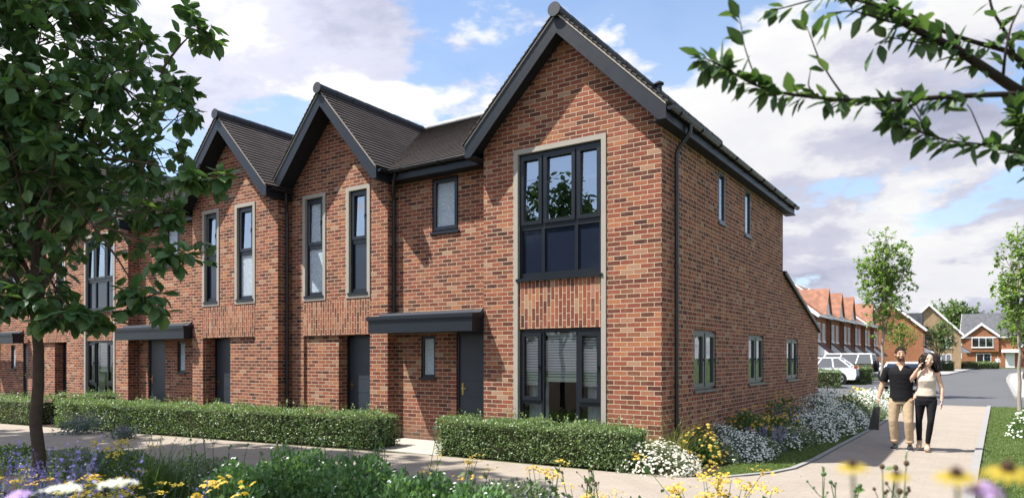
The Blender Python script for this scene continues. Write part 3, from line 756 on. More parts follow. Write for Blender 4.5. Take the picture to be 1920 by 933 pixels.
tl=['nearest orange brick terraced house of the far row, just past the end house wall','orange brick terraced house with a tiled dormer, second along the far row','orange brick terraced house in the middle of the far row above the parked cars','orange brick terraced house behind the white-roofed car, fourth along the far row','orange brick terraced house beside the young tree trunk, fifth along the far row','last orange brick terraced house of the far row before the blank gable']
for i in range(6): terrace_unit(i,46+i*TW,TW-.02,i in (0,1,2,4),tl[i])
# gable-ended orange house
rt,T=gabled_house('gable_end_house','orange brick house turning a blank gable wall towards the road, white verge',(-1.6,82,0),R(90),7,7.6,5.0,8.4,BO,TS,'x')
for x in (.8,3.2,5.2): fwindow(rt,T,x,x+.9,3.1,4.4)
fwindow(rt,T,4.4,5.8,.9,2.1); porch(rt,T,.6,3.0,2.2,2.8,1.1,TS)
d=MB(); fbox(d,T,1.2,2.1,-.03,.02,.02,2.1); d.build('door',WLIGHT,rt)
g=MB(); g.prism([T((1.2,.2,5.2)),T((3.6,.2,5.2)),T((3.6,.2,6.8)),T((1.2,.2,6.8))],tuple(np.array(T((0,2.5,0)))-np.array(T((0,0,0))))); g.build('dormer',TS,rt)
# buff house
rt,T=gabled_house('buff_brick_house','buff brick house with steep grey slate roof and white-edged gable',(-5.7,100,0),R(4),7.3,11,4.9,8.9,BY,TS,'y')
fwindow(rt,T,1.0,2.0,3.0,4.3); fwindow(rt,T,5.0,6.2,3.0,4.3); fwindow(rt,T,5.0,6.2,.9,2.1)
T2=house_basis(T((7.3,0,0)),R(94))
for x in (.8,3.5): fwindow(rt,T2,x,x+1.0,3.0,4.2)
porch(rt,T2,1.2,3.4,2.3,3.2,1.2,TS)
d=MB(); fbox(d,T2,1.6,2.6,-.03,.02,.02,2.1); d.build('door',WLIGHT,rt)
# facing house at the end of the road
rt,T=gabled_house('facing_house','orange brick house with grey roof facing up the road, small white gable',(1.1,127,0),R(-3),15.5,8.5,5.15,8.9,BO,TS,'x')
fwindow(rt,T,1.4,4.3,3.3,4.9,bars=3,y=-.36); fwindow(rt,T,7.6,8.7,3.4,4.9); fwindow(rt,T,2.0,4.0,.9,2.3,bars=2); fwindow(rt,T,8.4,9.2,.8,2.3); fwindow(rt,T,11.0,11.9,.8,2.3); fwindow(rt,T,11.0,12.4,3.4,4.9)
for x in (5.9,12.9):
    d=MB(); fbox(d,T,x,x+1.2,-.04,.02,.05,2.35); d.build('door',WLIGHT,rt)
    c=MB(); c.prism([T((x-.5,-.9,2.45)),T((x+1.7,-.9,2.45)),T((x+1.7,0,2.8)),T((x-.5,0,2.8))],(0,0,.12)); c.build('door_hood',WHITE,rt)
g=MB(); g.prism([T((.5,-.32,2.6)),T((5.0,-.32,2.6)),T((5.0,-.32,5.2)),T((2.75,-.32,7.0)),T((.5,-.32,5.2))],tuple(np.array(T((0,.33,0)))-np.array(T((0,.012,0))))); g.build('gable_bay',BO,rt)
g=MB()
for x0,fl in ((.2,0),(5.3,1)):
    P=[T((x0,-.6,5.0)),T((2.75,-.6,7.15)),T((2.75,2.5,7.15)),T((x0,2.5,5.0))]; g.prism(P if fl else P[::-1],(0,0,.1))
g.build('gable_roof',TS,rt)
g=MB()
for x0,fl in ((.2,0),(5.3,1)):
    P=[T((x0,-.62,4.75)),T((x0,-.62,5.12)),T((2.75,-.62,7.27)),T((2.75,-.62,6.85))]; g.prism(P if fl else P[::-1],(0,.05,0))
g.build('bargeboard',WHITE,rt)

# ------------------------------------------------------------------ parked cars
TYRE=M_plain('tyre',(.018,.018,.018),.8,.2); RIM=M_plain('alloy_rim',(.45,.46,.47),.3,.5,metal=.8,bump=0)
CARGL=M_glass('car_glass',(.05,.06,.065),.12,1.6); RED=M_plain('tail_light_red',(.35,.02,.02),.15,.6,bump=0)
PWHITE=M_plain('car_white',(.75,.76,.77),.25,.5,var=.02,bump=0,coat=.6); PGREEN=M_plain('car_green',(.075,.088,.055),.3,.5,var=.04,bump=0,coat=.5); BLACKP=M_plain('black_plastic',(.02,.02,.022),.55,.4)
HEADL=M_plain('head_light',(.6,.63,.66),.1,.6,bump=0)
def car(label,loc,rot,body,roofm,prof,cabin,W,wb,wr,spare=False,roof_white=False,loc_lab=None,front_right=False):
    """prof: lower body outline [(x,z)] clockwise from rear bottom; cabin: [(x,z) x4 ..] glasshouse outline; x forward"""
    root=thing('parked_car',label,'car',loc,'cars parked in the court beyond the end house'); c,s=math.cos(rot),math.sin(rot)
    T=lambda p:(loc[0]+c*p[0]-s*p[1],loc[1]+s*p[0]+c*p[1],loc[2]+p[2])
    h=W/2
    b=MB()                                            # body: outline lofted over five widths with a rounded flank
    P=np.array(prof); ctr=np.array([P[:,0].mean(),.72])
    rings=[]
    for y,k in ((-h+.02,.955),(-h,.985),(-h+.10,1.0),(h-.10,1.0),(h,.985),(h-.02,.955)):
        Q=ctr+(P-ctr)*k; rings.append(np.array([T((x,y,z)) for x,z in Q]))
    b.loft(rings); bo=b.build('body',body,root)
    g=MB(); C=np.array(cabin); zt=C[:,1].max(); zb=C[:,1].min()
    rings=[]
    for y,k in ((-1,0),(1,0)):
        rings.append(np.array([T((x,y*(h-.05-.17*(z-zb)/(zt-zb)),z)) for x,z in C]))
    g.loft(rings); g.build('glasshouse',CARGL,root)
    r=MB(); top=[p for p in cabin if p[1]>zt-.09]; xs=[p[0] for p in top]; hy=h-.05-.17
    V=[(min(xs)-.04,-hy,zt-.03),(max(xs)+.02,-hy,zt-.03),(max(xs)+.02,hy,zt-.03),(min(xs)-.04,hy,zt-.03)]
    r.hexa([T(v) for v in V]+[T((x*.98,y*.9,zt+.045)) for x,y,z in V]); r.build('roof',roofm,root)
    for y in (-1,1):                                  # pillars on each flank
        p_=MB()
        def yy(z): return y*(h-.045-.17*(z-zb)/(zt-zb))
        n=len(cabin); segs=[(cabin[0],cabin[1]),(cabin[2],cabin[3])]
        mid=[((cabin[0][0]*.36+cabin[3][0]*.64),zb),((cabin[1][0]*.36+cabin[2][0]*.64),zt)]; segs.append(mid)
        mid=[((cabin[0][0]*.70+cabin[3][0]*.30),zb),((cabin[1][0]*.74+cabin[2][0]*.26),zt)]; segs.append(mid)
        for (a,b2) in segs: p_.tube([T((a[0],yy(a[1]),a[1])),T((b2[0],yy(b2[1]),b2[1]))],.045,6)
        p_.tube([T((cabin[1][0],yy(zt),zt)),T((cabin[2][0],yy(zt),zt))],.04,6)
        p_.build('pillar',roofm,root)
    xr,xf=min(P[:,0]),max(P[:,0])
    for x in wb:
        for y in (-h+.02,h-.02):
            sg=1 if y>0 else -1
            a=MB(); a.disc(T((x,y+sg*.012,wr)),np.array(T((0,sg,0)))-np.array(T((0,0,0))),wr+.07,20,0,.006); a.build('wheel_arch',BLACKP,root)
            t=MB(); dv=np.array(T((0,sg,0)))-np.array(T((0,0,0))); t.disc(np.array(T((x,y-sg*.2,wr))),dv,wr,20,0,.235); w=t.build('wheel',TYRE,root)
            q=MB(); cc=np.array(T((x,y+sg*.04,wr)))
            for k in range(5):
                th=k*2*math.pi/5; d=np.array(T((math.cos(th),0,0)))-np.array(T((0,0,0))); e=d*wr*.66+np.array([0,0,math.sin(th)*wr*.66]); q.tube([cc,cc+e],.038,5)
            q.tube([cc+(np.array(T((math.cos(u),0,0)))-np.array(T((0,0,0))))*wr*.68+np.array([0,0,math.sin(u)*wr*.68]) for u in np.linspace(0,2*math.pi,20)],.03,5)
            q.build('rim',RIM,w)
    for y in (-1,1):
        l=MB(); zl=.98
        l.hexa([T((xr-.01+dx,y*(h-.40)+dy,zl+dz)) for dz in (0,.15) for dx,dy in ((0,0),(.10,0),(.16,y*.385),(.02,y*.36))]); l.build('tail_light',RED,root)
        l=MB(); l.hexa([T((xf+.01-dx,y*(h-.42)+dy,.80+dz)) for dz in (0,.14) for dx,dy in ((0,0),(.12,0),(.30,y*.395),(.06,y*.30))]); l.build('headlight',HEADL,root)
        l=MB(); l.ell(T((cabin[2][0]+.35,y*(h+.08),1.08)),(.10,.10,.075),10,6); l.build('mirror',body,root)
    bp=MB(); fbox(bp,T,xr-.03,xr+.06,-h+.1,h-.1,.36,.52); bp.build('bumper',BLACKP,root); bp=MB(); fbox(bp,T,xf-.06,xf+.03,-h+.1,h-.1,.34,.5); bp.build('bumper',BLACKP,root)
    if spare:
        w=MB(); d=np.array(T((-1,0,0)))-np.array(T((0,0,0))); w.disc(T((xr+.0,0.1,1.08)),d,.37,20,0,.22); w.build('spare_wheel',TYRE,root)
    return root
hatch=[(-2.25,.32),(-2.33,.55),(-2.30,.95),(-2.12,1.08),(-.9,1.06),(.75,1.0),(1.2,.98),(1.95,.86),(2.22,.68),(2.28,.45),(2.2,.25)]
hcab=[(-2.0,1.05),(-1.35,1.56),(.15,1.60),(1.15,.98)]
boxy=[(-2.2,.42),(-2.25,.6),(-2.25,1.20),(-2.2,1.26),(.9,1.24),(1.0,1.2),(2.1,1.15),(2.25,1.02),(2.28,.55),(2.2,.36)]
bcab=[(-2.22,1.24),(-2.12,1.86),(.55,1.86),(.98,1.22)]
car('white hatchback nearest the end house wall, tail towards the young tree',(-4.55,36.9,0),R(180),PWHITE,PWHITE,hatch,hcab,1.86,(-1.38,1.38),.35)
car('dark green off-roader with white roof and a spare wheel on its tail',(-4.05,41.0,0),R(178),PGREEN,WHITE,boxy,bcab,1.95,(-1.40,1.45),.39,spare=True)
car('white car half hidden behind the slim tree trunk',(-3.2,46.5,0),R(2),PWHITE,PWHITE,[(x,z+.1) for x,z in hatch],[(x,z+.15) for x,z in hcab],1.86,(-1.38,1.38),.36)
car('low pale car glimpsed between the walking couple',(.85,28.6,0),R(95),PWHITE,PWHITE,hatch,[(x,1.05+(z-1.05)*.62) for x,z in hcab],1.8,(-1.38,1.38),.34)
# ------------------------------------------------------------------ leaves
LT_BIG=[(0,0,0),(.18,.20,.02),(.45,.34,.03),(.78,.20,-.03),(1.0,0,-.10),(.78,-.20,-.03),(.45,-.34,.03),(.18,-.20,.02),(.45,0,-.05)]
LF_BIG=[[[0,8,2,1],[8,4,3,2],[8,0,7,6],[8,6,5,4]]]
LT_SM=[(0,0,0),(.5,.30,.03),(1,0,-.04),(.5,-.30,.03)]
LF_SM=[[[0,3,2,1]]]
BLADE=[(0,.5,0),(0,-.5,0),(.55,-.38,.0),(.55,.38,.0),(1,.0,-.12)]
def unit(n):
    v=rng.normal(size=(n,3)); return v/np.linalg.norm(v,axis=1,keepdims=True)
BARK=M_plain('bark_grey_brown',(.095,.070,.052),.95,.15,var=.45,scale=14,bump=1.0)
BARKD=M_plain('bark_dark',(.040,.030,.024),.95,.15,var=.4,scale=14,bump=1.0)
BARKP=M_plain('bark_pale',(.30,.26,.22),.9,.15,var=.35,scale=12,bump=.8)
LEAF_D=M_leaf('leaf_street_tree',(.062,.130,.052),(.095,.180,.070),(.155,.240,.085))
LEAF_Y=M_leaf('leaf_young_tree',(.115,.195,.040),(.165,.255,.060),(.225,.310,.085),trans=.42)
LEAF_F=M_leaf('leaf_far_tree',(.08,.135,.045),(.12,.18,.065),(.15,.21,.085))
LEAF_B=M_leaf('leaf_branch',(.040,.080,.030),(.060,.108,.042),(.10,.155,.062),trans=.36)
LEAF_H=M_leaf('leaf_hedge',(.090,.145,.055),(.150,.220,.090),(.235,.300,.155),rough=.38,trans=.30,spec=.5)
TWIG=M_plain('twig_dark',(.040,.046,.022),.9,.1)

def bez(a,b,c,n=8):
    t=np.linspace(0,1,n)[:,None]; return (1-t)**2*np.array(a)+2*t*(1-t)*np.array(b)+t*t*np.array(c)

def tree(name,label,base,trunk_top,trunk_r,crown_c,crown_r,n_limbs,n_tips,per_tip,leaf,leafm,barkm,cat='tree',group=None,shell_p=.55,droop=.5,tip_len=.5,gap=.0,seed=1,big=True,limb0=.45,cull=None,leafspread=.5,extra=()):
    global rng
    keep=rng; rng=np.random.default_rng(seed)
    base=np.array(base,float); root=thing(name,label,cat,base,group)
    tt=np.array(trunk_top,float); cc=np.array(crown_c,float); cr=np.array(crown_r,float)
    mb=MB(); nT=14; ts=np.linspace(0,1,nT)[:,None]
    wob=rng.normal(size=(nT,3))*trunk_r*.25; wob[0]=0; wob[:,2]=0
    tp=base+(tt-base)*ts+wob; rad=trunk_r*(1-.75*ts[:,0])
    rad[0]*=1.25
    mb.tube(tp,rad,10)
    lb=MB(); pts=[]; 
    for i in range(nT):
        if ts[i,0]>limb0: pts.append(tp[i])
    for k in range(n_limbs):
        s=limb0+(.98-limb0)*((k+.5)/n_limbs); p0=base+(tt-base)*s
        az=k*2.399+rng.uniform(-.4,.4); el=rng.uniform(-.25,.65)+.35*(s-.5)
        d=np.array([math.cos(az)*math.cos(el),math.sin(az)*math.cos(el),math.sin(el)])
        end=cc+d*cr*rng.uniform(.62,.9); 
        mid=p0+(end-p0)*.5+np.array([0,0,.12*np.linalg.norm(end-p0)])
        P=bez(p0,mid,end,9); r0=max(.006,trunk_r*(1-.75*s)*.55); lb.tube(P,np.linspace(r0,r0*.22,9),7); pts+=list(P[2:])
        for q in range(3):
            j=rng.integers(3,8); a=P[j]; d2=d+unit(1)[0]*.8; d2/=np.linalg.norm(d2); e=a+d2*cr*.38
            Q=bez(a,a+(e-a)*.5+np.array([0,0,.06]),e,6); lb.tube(Q,np.linspace(r0*.4,r0*.12,6),5); pts+=list(Q[1:])
    pts=np.array(pts)
    # twig tips filling the crown
    tips=[]
    while len(tips)<n_tips:
        d=unit(1)[0]; r=rng.uniform(0,1)**(shell_p)*rng.uniform(.82,1.08)
        q=cc+d*cr*r
        u=(q-cc)/cr*2.3+seed
        g=math.sin(u[0]*2.1+u[2]*1.3)+math.sin(u[1]*2.3-u[0]*.7+1)+math.sin(u[2]*2.7+u[1]*1.1+2)
        if g<gap*3-1.6: continue
        if cull is not None and not cull(q): continue
        tips.append(q)
    for ec,er,en in extra:
        ec=np.array(ec,float); j=pts[np.argmin(((pts-ec)**2).sum(1)*1.0+1e-3*np.arange(len(pts)))]; Q=bez(j,(j+ec)/2+np.array([0,0,.10]),ec,8); lb.tube(Q,np.linspace(trunk_r*.22,trunk_r*.06,8),6); pts=np.vstack([pts,Q[2:]]); tips+=list(ec+rng.normal(size=(en,3))*np.array(er)*.55)
    tips=np.array(tips)
    lv=MB(); LP=[];LD=[];LN=[];LS=[]
    for q in tips:
        a=pts[np.argmin(((pts-q)**2).sum(1))]; L=np.linalg.norm(q-a)
        if L>tip_len*1.0*max(cr) : continue
        lb.tube(bez(a,a+(q-a)*.5+np.array([0,0,.05*L]),q,4),[.012*trunk_r/.1+.002,.008*trunk_r/.1,.006*trunk_r/.1,.004*trunk_r/.1],4,caps=False)
        ax=(q-a)/max(L,1e-6)
        for k in range(per_tip):
            t=1.0 if k<per_tip*.6 else rng.uniform(.35,.95)
            o=a+(q-a)*t; d=ax*.35+unit(1)[0]*.9; d[2]-=droop*rng.uniform(.2,1); d/=np.linalg.norm(d)
            n=np.array([0,0,1.])+unit(1)[0]*.45
            LP.append(o+d*leaf*.12);LD.append(d);LN.append(n);LS.append(leaf*rng.uniform(.65,1.25))
    lv.leaves(LP,LD,LN,LS,LT_BIG if big else LT_SM,LF_BIG if big else LF_SM)
    mb.build('trunk',barkm,root,smooth=True,uv=False); lb.build('branches',barkm,root,smooth=True,uv=False); lv.build('crown',leafm,root,uv=False)
    rng=keep; return root

f=1310.;hy=670.;yw=R(34.);fw=np.array([-math.sin(yw),math.cos(yw)]);rt_=np.array([math.cos(yw),math.sin(yw)]);CAM=np.array([4.034,-10.017,1.63])
def D(x,y,d):
    q=CAM[:2]+d*(fw+(x-960)/f*rt_); return np.array([q[0],q[1],CAM[2]+d*(hy-y)/f])
# the street tree at the left
t1=tree('street_tree','dark leafy street tree with a grey trunk in the flower bed, front left',(-5.40,-6.24,0),(-5.44,-6.26,5.6),.076,(-5.62,-6.18,4.45),(1.78,1.8,2.42),24,1000,7,.175,LEAF_D,BARK,shell_p=.5,seed=5,limb0=.32,droop=.7,tip_len=.6,cull=lambda q:q[2]>2.0,gap=.27,
    extra=[(D(372,335,8.0),(.22,.25,.12),10),(D(420,335,8.0),(.10,.1,.08),4),(D(330,480,8.0),(.24,.3,.12),12),(D(265,560,8.0),(.30,.3,.14),16),(D(310,395,8.2),(.2,.3,.14),10),(D(372,55,8.2),(.16,.2,.28),12),(D(345,180,8.3),(.2,.3,.3),14),(D(130,590,7.8),(.5,.3,.12),22),(D(30,560,7.8),(.4,.3,.15),16)])
# two tall trees out of frame at left that shade the bed and the path
tree('street_tree','tall broad tree left of the view shading the flower bed',(-10.8,-11.0,0),(-10.3,-10.3,15.5),.24,(-10.2,-10.1,15.3),(3.9,3.3,2.8),14,330,7,.34,LEAF_D,BARK,seed=9,limb0=.7)
tree('street_tree','tall narrow tree left of the view shading the middle of the path',(-13.4,-9.2,0),(-13.3,-9.0,14),.20,(-13.2,-8.9,14.4),(2.9,1.8,2.6),14,330,7,.36,LEAF_D,BARK,seed=12,limb0=.72)
tree('street_tree','tall narrow tree left of the view shading the far left of the path',(-18.2,-9.8,0),(-18.1,-9.6,14),.20,(-18.0,-9.5,14.4),(3.0,1.8,2.6),14,330,7,.36,LEAF_D,BARK,seed=13,limb0=.72)
# young trees by the road
tree('young_tree','slim young tree with fresh light green leaves behind the man',(.6,22.0,0),(.75,22.1,6.9),.07,(.7,22.05,4.75),(1.12,1.12,2.45),24,640,7,.13,LEAF_Y,BARKP,seed=21,limb0=.34,shell_p=.6,gap=.2,group='young roadside trees',leafspread=.4,tip_len=.45)
tree('young_tree','slim young tree with fresh light green leaves on the right verge',(4.96,16.36,0),(4.9,16.5,5.7),.055,(5.1,16.4,4.0),(.95,.95,1.85),20,600,7,.12,LEAF_Y,BARKP,seed=22,limb0=.36,shell_p=.6,gap=.2,group='young roadside trees',tip_len=.45)
tree('roadside_tree','rounded green tree behind the right verge tree, before the facing house',(6.5,52,0),(6.5,52,4.6),.10,(6.6,52,3.9),(1.9,1.9,1.55),12,420,6,.24,LEAF_Y,BARK,seed=23,big=False,limb0=.3)
tree('roadside_tree','small olive green tree in front of the buff brick house',(-.1,84,0),(-.1,84,4.6),.09,(-.1,84,4.0),(1.9,1.9,2.1),12,450,6,.26,LEAF_F,BARK,seed=24,big=False,limb0=.3)
tree('roadside_tree','small thin tree at the corner of the blank orange gable',(-1.9,60,0),(-2,60,4.0),.07,(-2,60,3.6),(1.4,1.4,1.5),10,200,5,.22,LEAF_Y,BARK,seed=25,big=False,limb0=.3)
tree('far_tree','broad tree rising behind the roofs between the buff house and the facing house',(-1.5,165,0),(-1.5,165,10),.3,(-1.5,165,9.3),(6.5,6,4.6),14,900,7,.75,LEAF_F,BARK,seed=26,big=False,limb0=.3)
tree('far_tree','second broad tree behind the facing house roof',(17,160,0),(17,160,9),.3,(17,160,7.5),(7,6,4.2),14,700,7,.75,LEAF_F,BARK,seed=27,big=False,limb0=.3)

# tree at the right whose boughs reach into the view
br=thing('overhanging_tree','tree at right whose leafy boughs hang across the top of the sky','tree',(8.6,-5.6,0))
tb=MB(); tb.tube([(8.6,-5.6,0),(8.5,-5.65,1.2),(8.45,-5.7,2.4),(8.2,-5.8,3.4),(7.8,-5.9,4.4),(7.6,-6.0,5.6)],[.16,.13,.12,.10,.08,.05],10); tb.build('trunk',BARKD,br,smooth=True,uv=False)
crotch=np.array([8.43,-5.72,2.6])
bm=MB(); lm=MB(); BP=[];BD=[];BN=[];BS=[]
def bough(pix,r0,r1,leafy=.35,n=5,tw=.0,size=.100):
    P=np.array([p if len(p)==3 and not isinstance(p,tuple) else D(*p) for p in pix])
    k=len(P); t=np.linspace(0,k-1,max(12,k*5)); Q=np.stack([np.interp(t,range(k),P[:,i]) for i in range(3)],1)
    for _ in range(2): Q[1:-1]=(Q[:-2]+2*Q[1:-1]+Q[2:])/4
    bm.tube(Q,np.linspace(r0,r1,len(Q)),7)
    L=np.linalg.norm(np.diff(Q,axis=0),axis=1).sum(); m=int(L*n/.1)
    for i in range(m):
        u=leafy+(1.0-leafy)*(i+rng.uniform(0,1))/m; j=u*(len(Q)-1); a=Q[int(j)]+(Q[min(int(j)+1,len(Q)-1)]-Q[int(j)])*(j-int(j))
        ax=Q[min(int(j)+1,len(Q)-1)]-Q[max(int(j)-1,0)]; ax/=np.linalg.norm(ax)
        d=ax*.7+unit(1)[0]*.75; d[2]-=.35; BP.append(a+d*.012);BD.append(d);BN.append(np.array([0,0,1.])+unit(1)[0]*.55);BS.append(size*rng.uniform(.6,1.2))
    return Q
bough([crotch,(2010,215,3.9),(1905,168,3.5),(1850,130,3.45),(1790,90,3.4),(1715,55,3.3),(1640,10,3.3),(1560,-40,3.3)],.032,.010,.45,1.5)
bough([(1990,205,3.8),(1900,98,3.6),(1830,80,3.55),(1770,60,3.5),(1700,25,3.4),(1610,-30,3.4)],.016,.005,.1,2.4)
bough([crotch,(1990,190,3.7),(1900,176,3.3),(1800,180,3.25),(1690,188,3.2),(1580,188,3.2),(1470,176,3.2),(1410,158,3.2),(1350,122,3.2),(1318,108,3.2)],.017,.003,.30,2.3)
bough([(1425,162,3.2),(1408,125,3.2),(1395,85,3.2),(1390,50,3.2),(1384,25,3.2)],.004,.0015,.3,2.0)
bough([(1586,186,3.2),(1560,150,3.2),(1535,110,3.2),(1522,75,3.2),(1513,50,3.2)],.005,.002,.25,1.9)
bough([(1528,180,3.2),(1515,160,3.2),(1520,130,3.2)],.004,.002,.2,1.5)
bough([crotch,(2000,305,3.7),(1920,290,3.3),(1850,272,3.25),(1780,265,3.2),(1730,250,3.2),(1690,225,3.2),(1665,205,3.2)],.010,.003,.22,1.9)
bough([(1743,252,3.2),(1720,215,3.2),(1698,185,3.2),(1690,165,3.2)],.004,.002,.2,1.4)
bough([(1850,275,3.25),(1835,240,3.2),(1820,205,3.2),(1812,195,3.2)],.004,.002,.3,1.0)
bough([(1900,98,3.6),(1885,60,3.5),(1860,20,3.5),(1850,-30,3.5)],.010,.005,.1,2.2)
bough([(1880,150,3.5),(1885,100,3.4),(1895,50,3.4),(1915,10,3.4)],.008,.004,.1,2.4)
bough([(1770,75,3.4),(1740,85,3.35),(1700,75,3.3),(1665,70,3.3),(1640,85,3.3)],.006,.002,.15,2.6,size=.115)
bough([(1715,50,3.3),(1660,40,3.3),(1600,20,3.3),(1550,25,3.3)],.006,.002,.1,2.2,size=.115)
bough([(1680,20,3.3),(1560,-10,3.2),(1470,15,3.2),(1445,20,3.2)],.006,.002,.3,1.6)
bough([crotch,(2000,330,3.6),(1930,320,3.4),(1915,240,3.3),(1905,205,3.3)],.01,.003,.4,1.6)
bough([crotch,np.array([8.0,-6.6,4.2]),np.array([7.2,-7.2,5.0]),np.array([6.6,-7.6,5.4])],.04,.01,.3,1.2,size=.1)
bough([crotch,np.array([9.2,-5.2,4.2]),np.array([9.8,-4.9,5.0])],.05,.01,.3,1.5,size=.1)
lm.leaves(BP,BD,BN,BS,[(x,y*.74,z) for x,y,z in LT_BIG],LF_BIG)
bm.build('branches',BARKD,br,smooth=True,uv=False); lm.build('crown',LEAF_B,br,uv=False)

# ------------------------------------------------------------------ hedges
def hedge(label,a,b,wd,h,leaf=.042,dens=2100,group='clipped front hedges',mat=LEAF_H,seed=3,cat='hedge'):
    """a,b: front bottom corners; the hedge is wd deep behind them"""
    r=np.random.default_rng(seed); a=np.array(a,float); b=np.array(b,float); d=b-a; L=np.linalg.norm(d); d/=L; s=np.array([-d[1],d[0]])
    root=thing('hedge',label,cat,(*((a+b)/2),0),group)
    core=MB(); e=.07
    c=[(a+d*e+s*e),(b-d*e+s*e),(b-d*e+s*(wd-e)),(a+d*e+s*(wd-e))]
    core.hexa([(*p,.02) for p in c]+[(*p,h-.09) for p in c]); core.build('twigs',TWIG,root,uv=False)
    areas=[L*h,L*wd,wd*h,wd*h]; P=[];N=[]
    for k,A in enumerate(areas):
        n=int(A*dens*(1.0 if k!=1 else 1.15)); u=r.uniform(0,1,n); v=r.uniform(0,1,n)
        if k==0: p=np.stack([u*L,np.zeros(n),v*h],1); nn=np.array([0,-1,.15])
        elif k==1: p=np.stack([u*L,v*wd,np.full(n,h)],1); nn=np.array([0,0,1.])
        elif k==2: p=np.stack([np.zeros(n),u*wd,v*h],1); nn=np.array([-1,0,.15])
        else: p=np.stack([np.full(n,L),u*wd,v*h],1); nn=np.array([1,0,.15])
        P.append(p);N.append(np.tile(nn,(n,1)))
    P=np.vstack(P);N=np.vstack(N)
    # lumps: push the surface in and out, round the top edges
    lump=.045*(np.sin(P[:,0]*5.1+P[:,2]*6+seed)+np.sin(P[:,0]*2.3-P[:,1]*7+1)+np.sin(P[:,2]*9+P[:,0]*8.7))*.55
    dep=np.abs(r.normal(0,.035,len(P)))
    P=P+N*(lump-dep)[:,None]*np.array([1,1,1])
    edge=np.clip((P[:,2]-(h-.14))/.14,0,1); inw=edge**2*.07
    P[:,1]=np.where(P[:,1]<wd/2,np.maximum(P[:,1],inw-.05),np.minimum(P[:,1],wd-inw+.05))
    k=int(L*16)                                        # loose shoots standing above the top
    for _ in range(k):
        u,v=r.uniform(0,L),r.uniform(.05,wd-.05); hh=r.uniform(.04,.17); m=int(4+hh*40)
        q=np.stack([u+r.normal(0,.012,m),v+r.normal(0,.012,m),h+np.linspace(0,hh,m)],1); P=np.vstack([P,q]); N=np.vstack([N,np.tile([0,0,1.],(m,1))+r.normal(0,.7,(m,3))])
    keep=P[:,2]>.03; P,N=P[keep],N[keep]; n=len(P)
    rd=r.normal(size=(n,3)); D_=N*.5+rd*.75+np.array([0,0,.25]); NN=N*.55+r.normal(size=(n,3))*.6+np.array([0,0,.75])
    W=np.zeros((n,3)); W[:,:2]=a+P[:,:1]*d+P[:,1:2]*s; W[:,2]=P[:,2]
    rot=lambda v:np.concatenate([v[:,:1]*d+v[:,1:2]*s,v[:,2:]],1)
    m=MB(); m.leaves(W,rot(D_),rot(NN),leaf*r.uniform(.6,1.25,n),LT_SM,LF_SM); m.build('foliage',mat,root,uv=False)
    return root
hedge('short clipped hedge under the big window of the end house',(-3.58,-1.02),(-.08,-.94),.72,.60,seed=3)
hedge('long clipped hedge before the slim-window houses, left of the entrance slab',(-13.95,-2.46),(-4.78,-1.22),.75,.62,seed=4,dens=1700)
hedge('clipped hedge behind the street tree trunk at the far left',(-31,-4.75),(-14.95,-2.6),.8,.62,seed=5,dens=700)
hedge('side piece of hedge running back to the wall by the far left window',(-15.1,-1.9),(-15.1,-.4),.55,.68,seed=15,dens=1100)
hedge('low hedge beside the white hatchback',(-9.5,28.9),(-2.2,30.4),2.2,.92,leaf=.07,dens=330,group='hedges around the parking court',seed=6)
hedge('squarer hedge block by the green off-roader tail',(-3.2,36.4),(-1.5,37.6),1.6,1.02,leaf=.07,dens=400,group='hedges around the parking court',seed=7)
hedge('short far hedge at the back of the parking court',(-2.4,52),(-.2,52.3),1.2,.85,leaf=.09,dens=250,group='hedges around the parking court',seed=8)
hedge('low green hedge under the small olive tree across the road',(-1.1,84.6),(1.3,85.4),1.6,1.1,leaf=.14,dens=120,group='hedges across the road',seed=9)
hedge('pale low hedge before the facing house',(1.9,108),(6.0,112),1.6,.9,leaf=.16,dens=100,group='hedges across the road',seed=10)
# ------------------------------------------------------------------ flowers, grasses, lawn
def pet(name,c,tr=.25,rough=.5): return M_leaf(name,tuple(x*.86 for x in c),c,tuple(min(1,x*1.06) for x in c),rough=rough,trans=tr,spec=.25)
P_WHITE=pet('petal_white',(.77,.78,.77)); P_CREAM=pet('petal_cream',(.62,.60,.54)); P_YEL=pet('petal_yellow',(.60,.42,.075)); P_GOLD=pet('petal_gold',(.56,.36,.05)); P_LEM=pet('petal_lemon',(.64,.50,.07))
P_OLD=pet('petal_old_gold',(.33,.25,.03)); P_VIO=pet('petal_violet',(.13,.115,.38)); P_LAV=pet('petal_lavender',(.30,.25,.52)); P_MAU=pet('petal_mauve',(.48,.34,.66)); CONE=M_plain('cone_brown',(.05,.025,.015),.8,.2)
F_GREY=M_leaf('foliage_grey_green',(.13,.17,.11),(.18,.22,.145),(.23,.265,.185)); F_GRN=M_leaf('foliage_green',(.055,.11,.032),(.085,.15,.045),(.125,.19,.07)); F_DK=M_leaf('foliage_deep_green',(.070,.145,.055),(.105,.200,.078),(.155,.255,.11)); F_STRAW=M_leaf('foliage_straw',(.16,.17,.07),(.24,.23,.11),(.12,.17,.06)); F_BLUE=M_leaf('foliage_blue_grey',(.075,.11,.11),(.11,.15,.15),(.15,.19,.19))
GRASSB=M_leaf('grass_blades',(.070,.120,.026),(.115,.175,.042),(.18,.215,.075),trans=.3)
SEED=M_plain('seedhead_brown',(.075,.052,.03),.9,.1)
def ground_at(px,depth): q=CAM[:2]+depth*(fw+(px-960)/f*rt_); return np.array([q[0],q[1],0.])
